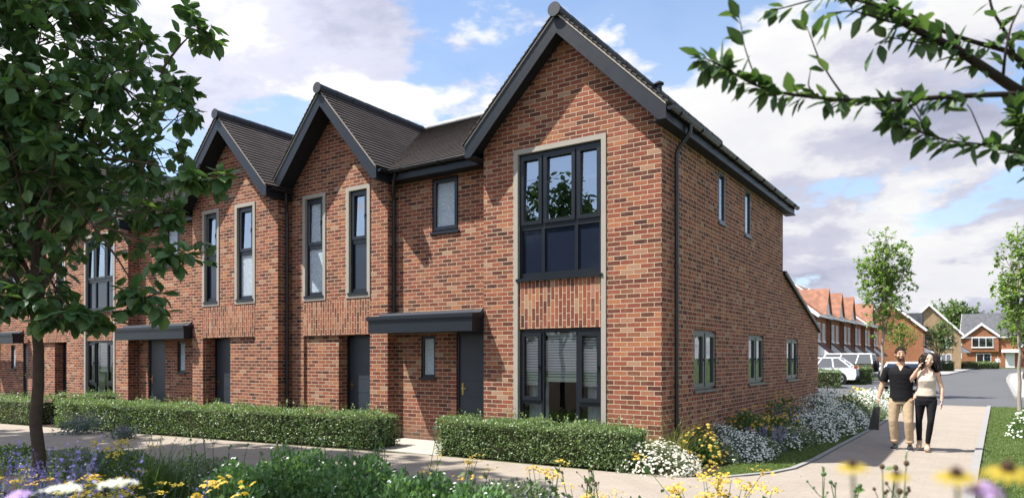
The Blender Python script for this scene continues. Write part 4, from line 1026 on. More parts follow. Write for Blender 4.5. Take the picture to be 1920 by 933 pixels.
def strips(mb,B,az,L,lean,w,segs=4,m=0):
    n=len(B); t=np.linspace(0,1,segs+1); o=np.stack([np.cos(az),np.sin(az),np.zeros(n)],1); s=np.stack([-np.sin(az),np.cos(az),np.zeros(n)],1)
    V=[]
    for k in t:
        c=B+o*(lean*L*k*k)[:,None]+np.array([0,0,1.])*(L*k*(1-.42*lean*k))[:,None]; ww=(w*(1-k**2*.95))[:,None]/2
        V+= [c-s*ww,c+s*ww]
    V=np.stack(V,1); K=V.shape[1]
    F=np.array([[2*i,2*i+1,2*i+3,2*i+2] for i in range(segs)])
    mb.G.append(((F[None]+np.arange(n)[:,None,None]*K+mb.n).reshape(-1,4),m)); mb.V.append(V.reshape(-1,3)); mb.n+=n*K
def blooms(mb,C,N,size,petals,mp=0,mc=None,width=.42,droop=.25):
    C=np.asarray(C,float); n=len(C)
    if n==0: return
    N=N/np.linalg.norm(N,axis=1,keepdims=True); ref=np.where(np.abs(N[:,2:])>.9,np.array([[1.,0,0]]),np.array([[0,0,1.]]))
    u=np.cross(ref,N); u/=np.linalg.norm(u,axis=1,keepdims=True); v=np.cross(N,u); ph=rng.uniform(0,6.28,n)
    tm=[(.05,0,0),(.45,width,.05),(1,width*.35,-droop),(1,-width*.35,-droop),(.45,-width,.05)]
    for k in range(petals):
        a=ph+2*math.pi*k/petals; D_=np.cos(a)[:,None]*u+np.sin(a)[:,None]*v
        mb.leaves(C,D_,N,size,tm,[[[0,4,3,2,1]]],mp)
    if mc is not None:
        r=.24; tm=[(math.cos(x)*r,math.sin(x)*r,.04) for x in np.linspace(0,6.28,7)[:6]]+[(0,0,.2)]
        mb.leaves(C,u,N,size,tm,[[[i,(i+1)%6,6] for i in range(6)]],mc)
def dome(n,rx,ry,h,shell=.25):
    d=unit(n); d[:,2]=np.abs(d[:,2]); r=1-np.abs(rng.normal(0,shell,n)); lump=1+.10*np.sin(d[:,0]*7+rx*9)*np.cos(d[:,1]*6)
    P=d*np.array([rx,ry,h])*(np.clip(r,.15,1)*lump)[:,None]; return P,d
def mound(name,label,cat,loc,rx,ry,h,nl,ls,lm,nf,fs,fm,petals=5,centre=None,group=None,blade=False,stemmy=0.,fw_=.42):
    root=thing(name,label,cat,loc,group); o=np.array(loc,float)
    P,d=dome(nl,rx,ry,h,.3); P[:,2]=np.maximum(P[:,2],.01)
    m=MB(); Dn=d*.6+unit(nl)*.6+np.array([0,0,.35]); m.leaves(P+o,Dn,unit(nl)+d,ls*rng.uniform(.6,1.3,nl),BLADE if blade else LT_SM,[[[0,1,2,3]],[[3,2,4]]] if blade else LF_SM) if not blade else m.leaves(P+o,Dn,unit(nl)+d,ls*rng.uniform(.6,1.3,nl),[(0,.06,0),(0,-.06,0),(.6,-.05,.02),(.6,.05,.02),(1,0,-.05)],[[[0,1,2,3]],[[3,2,4]]])
    if stemmy:
        B=np.zeros((int(nf*.5),3)); k=len(B); B[:,:2]=rng.normal(0,.3,(k,2))*np.array([rx,ry]); strips(m,B+o,rng.uniform(0,6.28,k),np.full(k,h*1.05)*rng.uniform(.8,1.1,k),rng.uniform(.1,.5,k),np.full(k,.006),3)
    m.build('foliage',lm,root,uv=False)
    if nf:
        P,d=dome(nf,rx*1.03,ry*1.03,h*1.06,.07); P[:,2]*=rng.uniform(1-.1,1+.12+stemmy,nf)
        b=MB(); N=d*.6+np.array([0,0,.6])+unit(nf)*.35+np.array([0,-.25,0]); blooms(b,P+o,N,fs*rng.uniform(.7,1.2,nf),petals,0,1 if centre is not None else None,width=fw_)
        b.build('blooms',[fm]+([centre] if centre is not None else []),root,uv=False)
    return root
def spikes(name,label,cat,loc,r,n,h,fm,lm,group=None,fl=.012,nl=160):
    root=thing(name,label,cat,loc,group); o=np.array(loc,float); m=MB(); B=np.zeros((n,3)); B[:,:2]=rng.normal(0,r*.5,(n,2)); az=np.arctan2(B[:,1],B[:,0]); L=h*rng.uniform(.7,1.1,n); ln=rng.uniform(.05,.35,n)
    strips(m,B+o,az,L,ln,np.full(n,.007),4)
    k=nl; Q=np.zeros((k,3)); Q[:,:2]=rng.normal(0,r*.6,(k,2)); Q[:,2]=rng.uniform(.02,h*.55,k); m.leaves(Q+o,unit(k)+np.array([0,0,.6]),unit(k),rng.uniform(.04,.09,k),LT_SM,LF_SM); m.build('foliage',lm,root,uv=False)
    b=MB(); C=[]
    for i in range(n):
        for t in np.linspace(.55,1.02,16):
            c=B[i]+np.array([math.cos(az[i]),math.sin(az[i]),0])*ln[i]*L[i]*t*t+np.array([0,0,L[i]*t*(1-.42*ln[i]*t)])
            for _ in range(3): C.append(c+rng.normal(0,fl*.75*(1.25-t*.8),3))
    C=np.array(C)+o; n2=len(C); b.leaves(C,unit(n2)+np.array([0,0,.4]),unit(n2),fl*rng.uniform(.8,1.8,n2),LT_SM,LF_SM); b.build('blooms',fm,root,uv=False); return root
def tuft(name,label,loc,r,n,L,lm,group=None,lean=(.25,1.0),w=.007,heads=0):
    root=thing(name,label,'ornamental grass',loc,group); o=np.array(loc,float); m=MB(); B=np.zeros((n,3)); B[:,:2]=rng.normal(0,r,(n,2)); strips(m,B+o,rng.uniform(0,6.28,n),L*rng.uniform(.5,1.15,n),rng.uniform(*lean,n),np.full(n,w),5)
    m.build('blades',lm,root,uv=False)
    if heads:
        b=MB(); C=[]; S=MB()
        B=np.zeros((heads,3)); B[:,:2]=rng.normal(0,r,(heads,2)); az=rng.uniform(0,6.28,heads); LL=L*rng.uniform(1.05,1.4,heads); ln=rng.uniform(.2,.6,heads); strips(b,B+o,az,LL,ln,np.full(heads,.004),5)
        for i in range(heads):
            for t in np.linspace(.82,1.0,9): C.append(B[i]+np.array([math.cos(az[i]),math.sin(az[i]),0])*ln[i]*LL[i]*t*t+np.array([0,0,LL[i]*t*(1-.42*ln[i]*t)]))
        C=np.array(C)+o; k=len(C); b.leaves(C,unit(k)*.6+np.array([0,0,1]),unit(k),rng.uniform(.015,.03,k),LT_SM,LF_SM); b.build('seedheads',F_STRAW,root,uv=False)
    return root
def gl(px,d): return tuple(ground_at(px,d))
WG='white flower mounds along the end house side wall'
# --- bed along the side wall, front to back
mound('santolina_mound','large cream flowering mound at the bed tip by the front path','flowering plant',gl(1228,10.05),.66,.50,.40,2200,.05,F_GREY,900,.019,P_CREAM,6,group=WG,blade=True)
mound('rudbeckia_clump','bright yellow daisy clump just behind the cream mound','flowering plant',gl(1300,10.75),.50,.42,.50,900,.06,F_GRN,260,.032,P_YEL,8,P_GOLD,group='yellow daisy clumps along the side wall',stemmy=.12,fw_=.2)
mound('white_flower_mound','frontmost bright white flower mound, beside the yellow daisies','flowering plant',gl(1388,11.25),.50,.46,.42,900,.05,F_BLUE,1000,.016,P_WHITE,5,group=WG)
mound('white_flower_mound','small white flower mound close against the wall under the first side window','flowering plant',gl(1356,11.6),.40,.35,.50,600,.05,F_BLUE,500,.016,P_WHITE,5,group=WG)
mound('rudbeckia_clump','few yellow daisies over the small white mound by the wall','flowering plant',gl(1326,11.75),.34,.3,.52,400,.06,F_GRN,46,.032,P_GOLD,8,P_GOLD,group='yellow daisy clumps along the side wall',stemmy=.15,fw_=.2)
spikes('lavender_plant','violet spiky plant between the front white mound and the lawn','flowering plant',gl(1440,12.1),.28,36,.46,P_LAV,F_BLUE,'violet spike plants')
mound('white_flower_mound','low sparse white mound right of the violet spikes','flowering plant',gl(1470,12.4),.30,.30,.26,500,.05,F_GRN,110,.020,P_WHITE,5,group=WG)
mound('rudbeckia_clump','tall golden daisy clump below the second side window','flowering plant',gl(1405,13.0),.55,.35,.62,800,.08,F_GRN,130,.036,P_GOLD,8,P_GOLD,group='yellow daisy clumps along the side wall',stemmy=.2,fw_=.2)
mound('rudbeckia_clump','golden daisy clump right of the second side window','flowering plant',gl(1462,13.6),.5,.36,.50,600,.08,F_GRN,110,.034,P_GOLD,8,P_GOLD,group='yellow daisy clumps along the side wall',stemmy=.2,fw_=.2)
spikes('lavender_plant','violet spiky plant behind the golden daisies','flowering plant',gl(1487,14.4),.32,40,.62,P_LAV,F_BLUE,'violet spike plants')
mound('rudbeckia_clump','dull yellow daisy clump near the third side window','flowering plant',gl(1466,15.6),.55,.4,.72,600,.08,F_GRN,90,.036,P_GOLD,8,P_GOLD,group='yellow daisy clumps along the side wall',stemmy=.2,fw_=.2)
for i,(px,d,r,h,lb) in enumerate([(1520,13.9,.52,.48,'broad white mound spilling to the shaded lawn, before the third window'),(1553,15.0,.55,.52,'broad white mound past the violet spikes, level with the third window'),(1578,16.4,.6,.56,'large white mound near the end of the side wall'),(1535,16.8,.6,.72,'blue-white mound against the wall under the lean-to verge')]):
    mound('white_flower_mound',lb,'flowering plant',gl(px,d),r,r*.85,h,900,.06,F_BLUE,1050,.019,P_WHITE,5,group=WG)
mound('rudbeckia_clump','yellow daisy clump just past the end of the side wall','flowering plant',gl(1590,18.3),.5,.4,.62,600,.08,F_GRN,80,.036,P_LEM,8,P_GOLD,group='yellow daisy clumps along the side wall',stemmy=.2,fw_=.2)
for i,(px,d,r,h,lb) in enumerate([(1550,20.2,.7,.72,'grey-blue flower mound past the house corner'),(1612,20.6,.75,.60,'wide white mound left of the slim tree trunk'),(1650,21.6,.7,.58,'white mound at the foot of the slim young tree'),(1637,23.5,.8,.5,'far white mound by the parking court edge')]):
    mound('white_flower_mound',lb,'flowering plant',gl(px,d),r,r*.8,h,800,.07,F_BLUE if i==0 else F_GREY,900,.025,P_WHITE,5,group=WG)
mound('yarrow_clump','small yellow patch behind the far white mound','flowering plant',gl(1612,25.0),.5,.3,.55,300,.08,F_GRN,60,.05,P_LEM,6)
mound('white_flower_mound','white flowers at the right frame edge on the right verge','flowering plant',gl(1926,14.2),.35,.4,.55,600,.06,F_GRN,170,.026,P_WHITE,5)
for i,(px,d,rx,h,lb) in enumerate([(1345,10.9,.35,.30,'grey-green foliage mound filling between the yellow daisies and the front white mound'),(1425,11.7,.35,.30,'grey-green foliage mound beside the violet spikes at the lawn edge'),(1478,13.1,.40,.34,'grey-green foliage mound before the golden daisies, on the lawn edge'),(1500,13.2,.4,.3,'grey-green foliage mound left of the broad white mound'),(1428,14.2,.5,.42,'grey-green foliage mound against the wall below the middle window'),(1610,17.6,.45,.36,'grey-green foliage mound right of the large white mound'),(1630,19.0,.5,.4,'grey-green foliage mound before the wide white mound')]):
    mound('foliage_mound',lb,'plant',gl(px,d),rx,rx*.85,h,1500,.05,F_GREY,110,.016,P_WHITE,5,group='foliage mounds along the side wall')
tuft('fountain_grass','green ornamental grass at the foot of the house corner, left of the downpipe',gl(1208,10.15),.10,200,.68,F_GRN,'grasses at the house corner',w=.012,heads=8)
tuft('fountain_grass','straw-tipped ornamental grass in front of the side downpipe',gl(1264,10.55),.10,190,.80,F_STRAW,'grasses at the house corner',w=.012,heads=14)
tuft('fountain_grass','short loose grass tuft between hedge end and cream mound',gl(1180,9.95),.10,120,.42,F_GRN,'grasses at the house corner',w=.007)
spikes('catmint_plant','blue-grey low plant growing against the long hedge left end','plant',gl(152,14.9),.35,40,.5,P_LAV,F_BLUE,nl=500,fl=.008)
spikes('catmint_plant','smaller blue-grey plant at the foot of the long hedge','plant',gl(232,14.0),.2,24,.3,P_LAV,F_BLUE,nl=260,fl=.008)
# --- front bed, left to right
tuft('fountain_grass','tall fountain grass in the front bed right of the street tree',gl(302,7.4),.12,420,.80,F_GRN,'grasses in the front bed',lean=(.15,.9),w=.011,heads=18)
for i,(px,d,rx,h,lb) in enumerate([(455,6.2,.42,.62,'low deep green shrub with seedheads, left end of the bed greenery'),(560,6.6,.50,.70,'low deep green shrub, second along the bed greenery from the grass'),(672,6.4,.50,.66,'low deep green shrub in the middle of the bed greenery'),(785,6.1,.46,.56,'low deep green shrub before the entrance slab'),(890,5.9,.42,.48,'low deep green shrub left of the lilac flowers')]):
    mound('low_shrub',lb,'shrub',gl(px,d),rx*1.12,.55,h*1.10,5200,.055,F_DK,46,.016,P_WHITE,5,group='green shrubs in the front bed')
def seed_stems(label,loc,n,h,r,head='ball',group=None,col=None):
    root=thing('seedhead_stems',label,'wild flower',loc,group); o=np.array(loc,float); m=MB(); b=MB()
    for i in range(n):
        p=o+np.array([rng.normal(0,r),rng.normal(0,r),0]); L=h*rng.uniform(.75,1.1); tip=p+np.array([rng.normal(0,.08),rng.normal(0,.08),L]); Q=bez(p,p+(tip-p)*.5+np.array([rng.normal(0,.03),rng.normal(0,.03),.03]),tip,7); m.tube(Q,[.0035]*6+[.0022],5,caps=False)
        b.ell(tip,(.012,.012,.013),7,5)
        for k in range(rng.integers(2,6)):
            t=rng.integers(3,6); e=Q[t]+np.array([rng.normal(0,.05),rng.normal(0,.05),rng.uniform(.04,.12)]); m.tube([Q[t],(Q[t]+e)/2+np.array([0,0,-.01]),e],.0018,4,caps=False); b.ell(e,(.008,.008,.009),6,4)
        k=6; q=Q[1:]; m.leaves(q,unit(len(q))+np.array([0,0,.3]),unit(len(q)),rng.uniform(.04,.08,len(q)),LT_SM,LF_SM)
    m.build('stems',F_GRN,root,uv=False); b.build('seedheads',col or SEED,root,uv=False,smooth=True); return root
seed_stems('green seedhead stems above the deep green shrubs',gl(640,6.9),16,.86,.42,col=F_DK)
seed_stems('loose seedhead stems above the left deep green shrub',gl(440,6.6),10,.84,.25,col=F_DK)
seed_stems('brown branching seedheads right of the lilac flowers',gl(1100,6.0),9,.66,.10)
seed_stems('thin dry stems with tiny buds low at right, before the walk',gl(1625,3.0),12,1.12,.13)
seed_stems('slender bare stalks with buds left of the dry stems',gl(1590,4.2),8,.92,.12,col=F_DK)
def yellow_heads(name,label,loc,n,h,r,fs,fm,per=14,group=None,sp=.035,flat=False,lm=None):
    """branched stems, each topped by a cluster of small blooms"""
    root=thing(name,label,'flowering plant',loc,group); o=np.array(loc,float); m=MB(); b=MB(); C=[]
    for i in range(n):
        p=o+np.array([rng.normal(0,r*.4),rng.normal(0,r*.4),0]); tip=o+np.array([rng.normal(0,r),rng.normal(0,r),h*rng.uniform(.82,1.08)]); Q=bez(p,p*.4+tip*.6+np.array([0,0,-.02]),tip,7); m.tube(Q,[.005,.0045,.004,.0035,.003,.003,.002],5,caps=False)
        k=5; q=Q[[1,2,3,4,5]]; m.leaves(q,unit(k)+np.array([0,0,.2]),unit(k),rng.uniform(.05,.10,k),LT_SM,LF_SM)
        c=rng.normal(0,1,(per,3))*np.array([sp,sp,sp*(.12 if flat else .55)]); C.append(tip+c)
    C=np.vstack(C); N=unit(len(C))*.5+np.array([0,0,.8]); blooms(b,C,N,fs*rng.uniform(.7,1.2,len(C)),5,0,None,width=.5)
    m.build('foliage',lm or F_GRN,root,uv=False); b.build('blooms',fm,root,uv=False); return root
YG='yellow flowers in the front bed'
yellow_heads('yellow_flower_bush','big yellow flower cluster at the bottom, before the lawn tip',gl(1335,5.2),22,.73,.25,.016,P_YEL,14,YG)
yellow_heads('yellow_flower_bush','yellow flowers before the hedge, above the lilac flowers',gl(1020,6.2),9,.64,.14,.014,P_YEL,13,YG)
yellow_heads('yellow_flower_bush','yellow flowers beside the brown seedheads',gl(1108,5.6),7,.55,.10,.014,P_YEL,12,YG)
yellow_heads('yellow_flower_bush','yellow flowers before the right half of the bed greenery',gl(855,6.3),10,.68,.2,.014,P_YEL,9,YG)
yellow_heads('yellow_flower_bush','few large yellow blooms at the left end of the bed greenery',gl(405,5.0),7,.76,.11,.030,P_YEL,3,YG)
yellow_heads('yellow_flower_bush','bright yellow heads left of the fountain grass, over the path',gl(218,7.3),9,.70,.16,.015,P_LEM,12,YG)
yellow_heads('yellow_flower_bush','single small yellow stems low between path and dry stems',gl(1500,5.0),4,.56,.08,.016,P_YEL,6,YG)
for i,(px,d,lb) in enumerate([(40,6.6,'flat-headed yellow yarrow at the far left corner'),(120,6.1,'flat-headed yellow yarrow right of the tree trunk base'),(205,6.6,'flat-headed yellow yarrow below the bright yellow heads'),(262,6.0,'flat-headed yellow yarrow before the fountain grass'),(-30,7.4,'flat-headed yellow yarrow cut by the left frame edge'),(160,7.2,'flat-headed yellow yarrow farthest back beside the trunk')]):
    yellow_heads('yarrow_plant',lb,gl(px,d-.5),17,.40+.04*(i%3),.24,.013,P_GOLD if i%2 else P_LEM,16,'yarrow in the front bed',sp=.034,flat=True,lm=F_GREY)
for i,(px,d,lb,w) in enumerate([(30,5.2,'small white flowers carpeting the bottom left corner',.5),(150,5.0,'small white flowers under the yarrow',.5),(265,5.4,'small white flowers at the foot of the fountain grass',.5),(345,5.2,'small white and green cover left of the large yellow blooms',.4)]):
    mound('white_bedding_plant',lb,'flowering plant',gl(px,d),w,.4,.42,1500,.045,F_DK,130,.014,P_WHITE,5,group='white bedding plants in the front bed')
for i,(px,d,lb,w) in enumerate([(20,10.2,'green edging cover at the far left path edge',.6),(130,9.8,'green edging cover right of the tree trunk by the path edge',.6),(215,9.6,'green edging cover by the path, behind the bright yellow heads',.5),(370,8.9,'green edging cover by the path, right of the fountain grass',.5),(1180,6.2,'green edging cover by the path before the short hedge',.5),(960,7.2,'green edging cover by the path before the entrance slab',.45)]):
    mound('bedding_cover',lb,'plant',gl(px,d),w*1.25,.6,.34,2600,.05,F_GREY if i%2 else F_GRN,60,.014,P_WHITE,5,group='edging plants along the front path')
for i,(px,d,lb) in enumerate([(985,5.6,'lilac flower patch before the short hedge, left part'),(1060,5.4,'lilac flower patch before the short hedge, right part')]):
    spikes('lilac_flower_patch',lb,'flowering plant',gl(px,d),.30,60,.50,P_LAV,F_BLUE,'lilac patches in the front bed',nl=400,fl=.010)
mound('bedding_plant','low grey-green cover at the bottom, between lilac and yellow cluster','plant',gl(1180,4.9),.5,.4,.34,1800,.05,F_DK,0,.01,P_WHITE)
spikes('salvia_plant','tall dark violet salvia before the street tree, blurred',gl(45,3.3) and 'flowering plant',gl(40,3.3),.24,30,1.30,P_VIO,F_GRN,'violet salvia in the front bed',nl=260,fl=.014)
for i,(px,d,lb,n_,h_) in enumerate([(-20,5.6,'blue salvia mass at the left frame edge',60,.86),(70,4.6,'blue salvia mass before the street tree trunk',46,.66),(215,5.2,'blue salvia under the bright yellow heads',46,.55),(275,4.6,'blue salvia low beside the fountain grass foot',30,.55)]):
    spikes('salvia_plant',lb,'flowering plant',gl(px,d),.34,n_,h_,P_VIO,F_BLUE,'violet salvia in the front bed',nl=320,fl=.012)
spikes('salvia_plant','dark violet salvia spikes right of the trunk base','flowering plant',gl(172,3.6),.14,12,.98,P_VIO,F_GRN,'violet salvia in the front bed',nl=140,fl=.014)
spikes('salvia_plant','blue salvia spikes before the large yellow blooms','flowering plant',gl(322,4.4),.10,9,.86,P_VIO,F_GRN,'violet salvia in the front bed',nl=120,fl=.014)
spikes('salvia_plant','blue-violet salvia behind the trunk at left','flowering plant',gl(112,7.3),.34,42,.66,P_VIO,F_BLUE,'violet salvia in the front bed',nl=300,fl=.012)
def tall_flower(label,px,y,d,kind,size,cat='flower',group='near flowers along the bottom of the view',lean=0.0,tilt=(0,-.25,1)):
    tip=D(px,y,d); base=np.array([tip[0]+lean,tip[1]+.12,0.]); root=thing('tall_'+kind,label,cat,tuple(base),group); m=MB(); m.tube(bez(base,(base+tip)/2+np.array([lean*.2,-.05,.1]),tip,9),[.0045]*5+[.004,.0035,.003,.0025],6); q=bez(base,(base+tip)/2+np.array([lean*.2,-.05,.1]),tip,9)[1:6]
    m.leaves(q,unit(5)+np.array([0,0,.3]),unit(5),.09,LT_SM,LF_SM); m.build('stem',F_GRN,root,uv=False)
    b=MB(); N=np.array([tilt],float)
    if kind=='coneflower':
        blooms(b,[tip],N,np.array([size]),13,0,None,width=.17,droop=.12); b.ell(tip+np.array([0,0,size*.16]),(size*.26,size*.26,size*.30),10,7,1); b.build('bloom',[P_OLD,CONE],root,uv=False)
    elif kind=='scabious':
        for k in range(3): blooms(b,[tip+np.array([0,0,.004*k])],N,np.array([size*(1-.25*k)]),10,0,None,width=.26,droop=.1)
        b.build('bloom',P_MAU,root,uv=False)
    else:
        C=tip+rng.normal(0,1,(90,3))*np.array([size*.45,size*.45,size*.10]); blooms(b,C,unit(90)*.3+np.array([0,0,1.]),np.full(90,.007),5); b.build('bloom',P_WHITE,root,uv=False)
    return root
tall_flower('yellow coneflower, leftmost of those over the walk, blurred',1598,874,1.0,'coneflower',.024,lean=.05)
tall_flower('small yellow coneflower over the middle of the walk, blurred',1681,891,1.05,'coneflower',.021,lean=-.03)
tall_flower('large yellow coneflower near the verge edging, blurred',1793,892,.9,'coneflower',.029,lean=.04)
tall_flower('yellow coneflower at the bottom right corner, blurred',1890,883,.88,'coneflower',.032,lean=-.05)
tall_flower('mauve scabious below the coneflowers at the bottom right',1845,918,.9,'scabious',.026)
tall_flower('white umbel flower leftmost at the bottom, blurred',118,914,1.9,'umbel',.045)
tall_flower('white umbel flower right of the violet salvia, blurred',216,905,2.0,'umbel',.042,tilt=(.3,-.3,1))
tall_flower('mauve scabious at the bottom left corner, blurred',32,928,1.6,'scabious',.03)

# --- lawns: blades of grass
def inside(P,poly):
    x,y=P[:,0],P[:,1]; c=np.zeros(len(P),bool); n=len(poly)
    for i in range(n):
        x1,y1=poly[i]; x2,y2=poly[(i+1)%n]; t=((y1>y)!=(y2>y)); xi=(x2-x1)*(y-y1)/((y2-y1) if y2!=y1 else 1e-9)+x1; c^=t&(x<xi)
    return c
def lawn(name,poly,dens,L,w):
    X=np.array(poly); lo,hi=X.min(0),X.max(0); n=int((hi-lo).prod()*dens); P=rng.uniform(lo,hi,(n,2)); P=P[inside(P,poly)]; n=len(P); B=np.zeros((n,3)); B[:,:2]=P; m=MB()
    patch=.75+.35*np.sin(P[:,0]*2.1)*np.sin(P[:,1]*1.3+1)
    strips(m,B,rng.uniform(0,6.28,n),L*patch*rng.uniform(.5,1.3,n),rng.uniform(.1,1.0,n),np.full(n,w),2); o=m.build(name,GRASSB,None,uv=False); o['kind']='stuff'; return o
lawn('lawn_grass',[(.85,-.72),(1.2,-.3),(1.5,.2),(1.68,.75),(1.76,1.9),(1.78,3.2),(1.9,7.8),(1.93,18),(1.4,18),(1.2,9),(.95,4),(.85,1)],2600,.045,.007)
lawn('lawn_grass',[(4.25,18),(4.08,7),(3.99,1.9),(3.94,-2.5),(6.2,-2.5),(7.5,5),(9,18)],1300,.05,.009)
lawn('lawn_grass',[(-1,15.5),(1.93,18),(.9,18),(-6,18),(-6,15.5)],300,.07,.014)
# small stones and leaf litter on the paths
m=MB(); n=900; P=rng.uniform([-12,-4.2],[3.7,16],(n,2)); P=P[inside(P,far+near)]; 
for p in P: m.ell((p[0],p[1],.010),rng.uniform(.003,.009,3),6,4)
o=m.build('path_grit',GRAV,None,uv=False); o['kind']='stuff'
# ------------------------------------------------------------------ people
def M_skin(name,c):
    t=NT(name); P=t.obj(); n=t.noise(35,4,.6,P); p=t.bsdf(t.mix(n,tuple(x*.88 for x in c),tuple(min(1,x*1.1) for x in c)),.5,.35)
    p.inputs['Subsurface Weight'].default_value=.08; p.inputs['Subsurface Radius'].default_value=(.01,.004,.002); return t.out(p)
def M_cloth(name,c,sc=26,rough=.9,bd=.02):
    t=NT(name); P=t.obj(); n=t.noise(sc,3,.5,P); n2=t.noise(sc*22,2,.5,P)
    return t.out(t.bsdf(t.mix(n,tuple(x*.8 for x in c),tuple(x*1.15 for x in c)),rough,.2,bump=t.math('ADD',n,t.math('MULTIPLY',n2,.08)),bstr=.55,bdist=bd))
SKM=M_skin('skin_tan',(.50,.30,.205)); SKW=M_skin('skin_light',(.60,.385,.285))
LIP=M_plain('lips',(.40,.19,.15),.45,.4,bump=0); EYEW=M_plain('eye_white',(.7,.7,.68),.2,.5,bump=0); IRIS=M_plain('eye_dark',(.02,.014,.01),.15,.6,bump=0); BROW=M_plain('brow_hair',(.03,.018,.012),.8,.2); STUB=M_plain('stubble',(.17,.105,.075),.8,.2,var=.25)
HAIRM=M_plain('hair_brown',(.045,.026,.016),.55,.4,var=.3,scale=60); HAIRW=M_plain('hair_dark',(.020,.011,.008),.45,.45,var=.35,scale=60)
BLK=M_cloth('shirt_black',(.009,.009,.011)); KHA=M_cloth('chino_khaki',(.42,.315,.205),16); BEI=M_cloth('satin_beige',(.56,.48,.40),14,.5); JEA=M_cloth('jeans_black',(.010,.010,.012),20); TEESHIRT=M_cloth('tee_white',(.72,.70,.67)); SHOE=M_plain('shoe_black',(.018,.018,.02),.5,.4); SOLE=M_plain('sole_white',(.65,.65,.63),.6,.3); BOOT=M_plain('boot_beige',(.50,.36,.25),.6,.3); BAGM=M_plain('bag_black',(.012,.012,.013),.45,.4,var=.1); NAVY=M_cloth('trousers_navy',(.02,.025,.045))
def fuse(ob,vox,sm=4):
    md=ob.modifiers.new('fuse','REMESH'); md.mode='VOXEL'; md.voxel_size=vox; md.use_smooth_shade=True
    s=ob.modifiers.new('soft','SMOOTH'); s.iterations=sm; s.factor=.5
    dg=bpy.context.evaluated_depsgraph_get(); me=bpy.data.meshes.new_from_object(ob.evaluated_get(dg)); mats=list(ob.data.materials); ob.modifiers.clear(); old=ob.data; ob.data=me
    me.materials.clear()
    for m in mats: me.materials.append(m)
    me.polygons.foreach_set('use_smooth',np.ones(len(me.polygons),bool)); return ob
def ering(c,rx,ry,n=20,tilt=0.): a=np.linspace(0,2*math.pi,n,endpoint=False); return np.stack([c[0]+rx*np.cos(a),c[1]+ry*np.sin(a),np.full(n,c[2])+tilt*np.sin(a)],1)
def rotz(a): c,s=math.cos(a),math.sin(a); return np.array([[c,-s,0],[s,c,0],[0,0,1.]])
def hand(mb,w,d,nrm,th,curl=.5,size=1.0):
    """w wrist, d finger direction, nrm palm facing, th thumb side"""
    d=np.array(d,float);d/=np.linalg.norm(d); th=np.array(th,float); th-=d*(th@d); th/=np.linalg.norm(th); nrm=np.cross(d,th)*(1 if np.dot(np.cross(d,th),nrm)>0 else -1); w=np.array(w,float); S=size
    p=w+d*.045*S
    R_=np.stack([th,nrm,d],1); mb.ell(p,(.041*S,.016*S,.055*S),12,8,rot=R_)
    for i,(o,L) in enumerate(((.031,.070),(.011,.080),(-.010,.074),(-.029,.058))):
        a=w+d*.075*S+th*o*S; pts=[a]; dd=d.copy(); cur=a
        for k in range(3):
            ang=curl*(.5+.35*k); q=math.cos(ang)*d+math.sin(ang)*nrm; cur=cur+q*L*S*(.42,.32,.26)[k]; pts.append(cur)
        mb.tube(pts,[.0098*S,.0092*S,.0085*S,.0068*S],8)
    a=w+d*.025*S+th*.030*S; q1=th*.75+d*.6+nrm*.25; q2=th*.25+d*.85+nrm*(.25+curl*.5); q1/=np.linalg.norm(q1); q2/=np.linalg.norm(q2)
    mb.tube([a-q1*.01,a+q1*.032*S,a+q1*.032*S+q2*.035*S],[.013*S,.011*S,.0085*S],8)
def headgeo(mb,hc,Rh,wm=1.0):
    T=lambda p:hc+Rh@np.array(p,float)
    mb.ell(T((0,.005,.012)),(.075*wm,.095,.108),20,14,rot=Rh); mb.ell(T((0,-.030,-.055)),(.056*wm,.060,.064),16,10,rot=Rh); mb.ell(T((0,-.055,-.092)),(.026*wm,.026,.022),12,8,rot=Rh)
    mb.tube([T((0,-.088,.012)),T((0,-.104,-.012)),T((0,-.112,-.030))],[.009,.012,.014],8); mb.ell(T((0,-.092,-.034)),(.018,.012,.009),10,6,rot=Rh)
    for s in (-1,1):
        mb.ell(T((s*.078*wm,.010,-.010)),(.010,.020,.032),10,8,rot=Rh); mb.ell(T((s*.030,-.074,.022)),(.026,.016,.010),10,6,rot=Rh); mb.ell(T((s*.042,-.062,-.030)),(.024,.022,.026),10,6,rot=Rh)
    mb.ell(T((0,-.090,-.062)),(.024,.012,.009),10,6,rot=Rh)
def paint_face(ob,hc,Rh,off,beard=False,skin=0):
    me=ob.data; n=len(me.polygons); co=np.array([p.center for p in me.polygons])+off-hc; L=co@Rh; mi=np.zeros(n,np.int32)
    front=L[:,1]<-.045; x,y,z=np.abs(L[:,0]),L[:,1],L[:,2]
    if beard: mi[(z<-.030)&(z>-.125)&(y<.012)&(x<.085)&~((z>-.048)&(x>.045))&(np.linalg.norm(L,axis=1)<.15)&~((x<.016)&(z>-.052))]=5
    mi[front&(np.abs(z+.062)<.0075)&(x<.026)]=1
    mi[front&(((x-.031)/.0155)**2+((z-.010)/.0062)**2<1)]=2
    mi[front&(((x-.031)/.0070)**2+((z-.010)/.0062)**2<1)]=3
    mi[front&(np.abs(z-.033-.04*(.03-np.abs(x-.032)))<.0050)&(x>.010)&(x<.054)]=4
    me.polygons.foreach_set('material_index',mi)
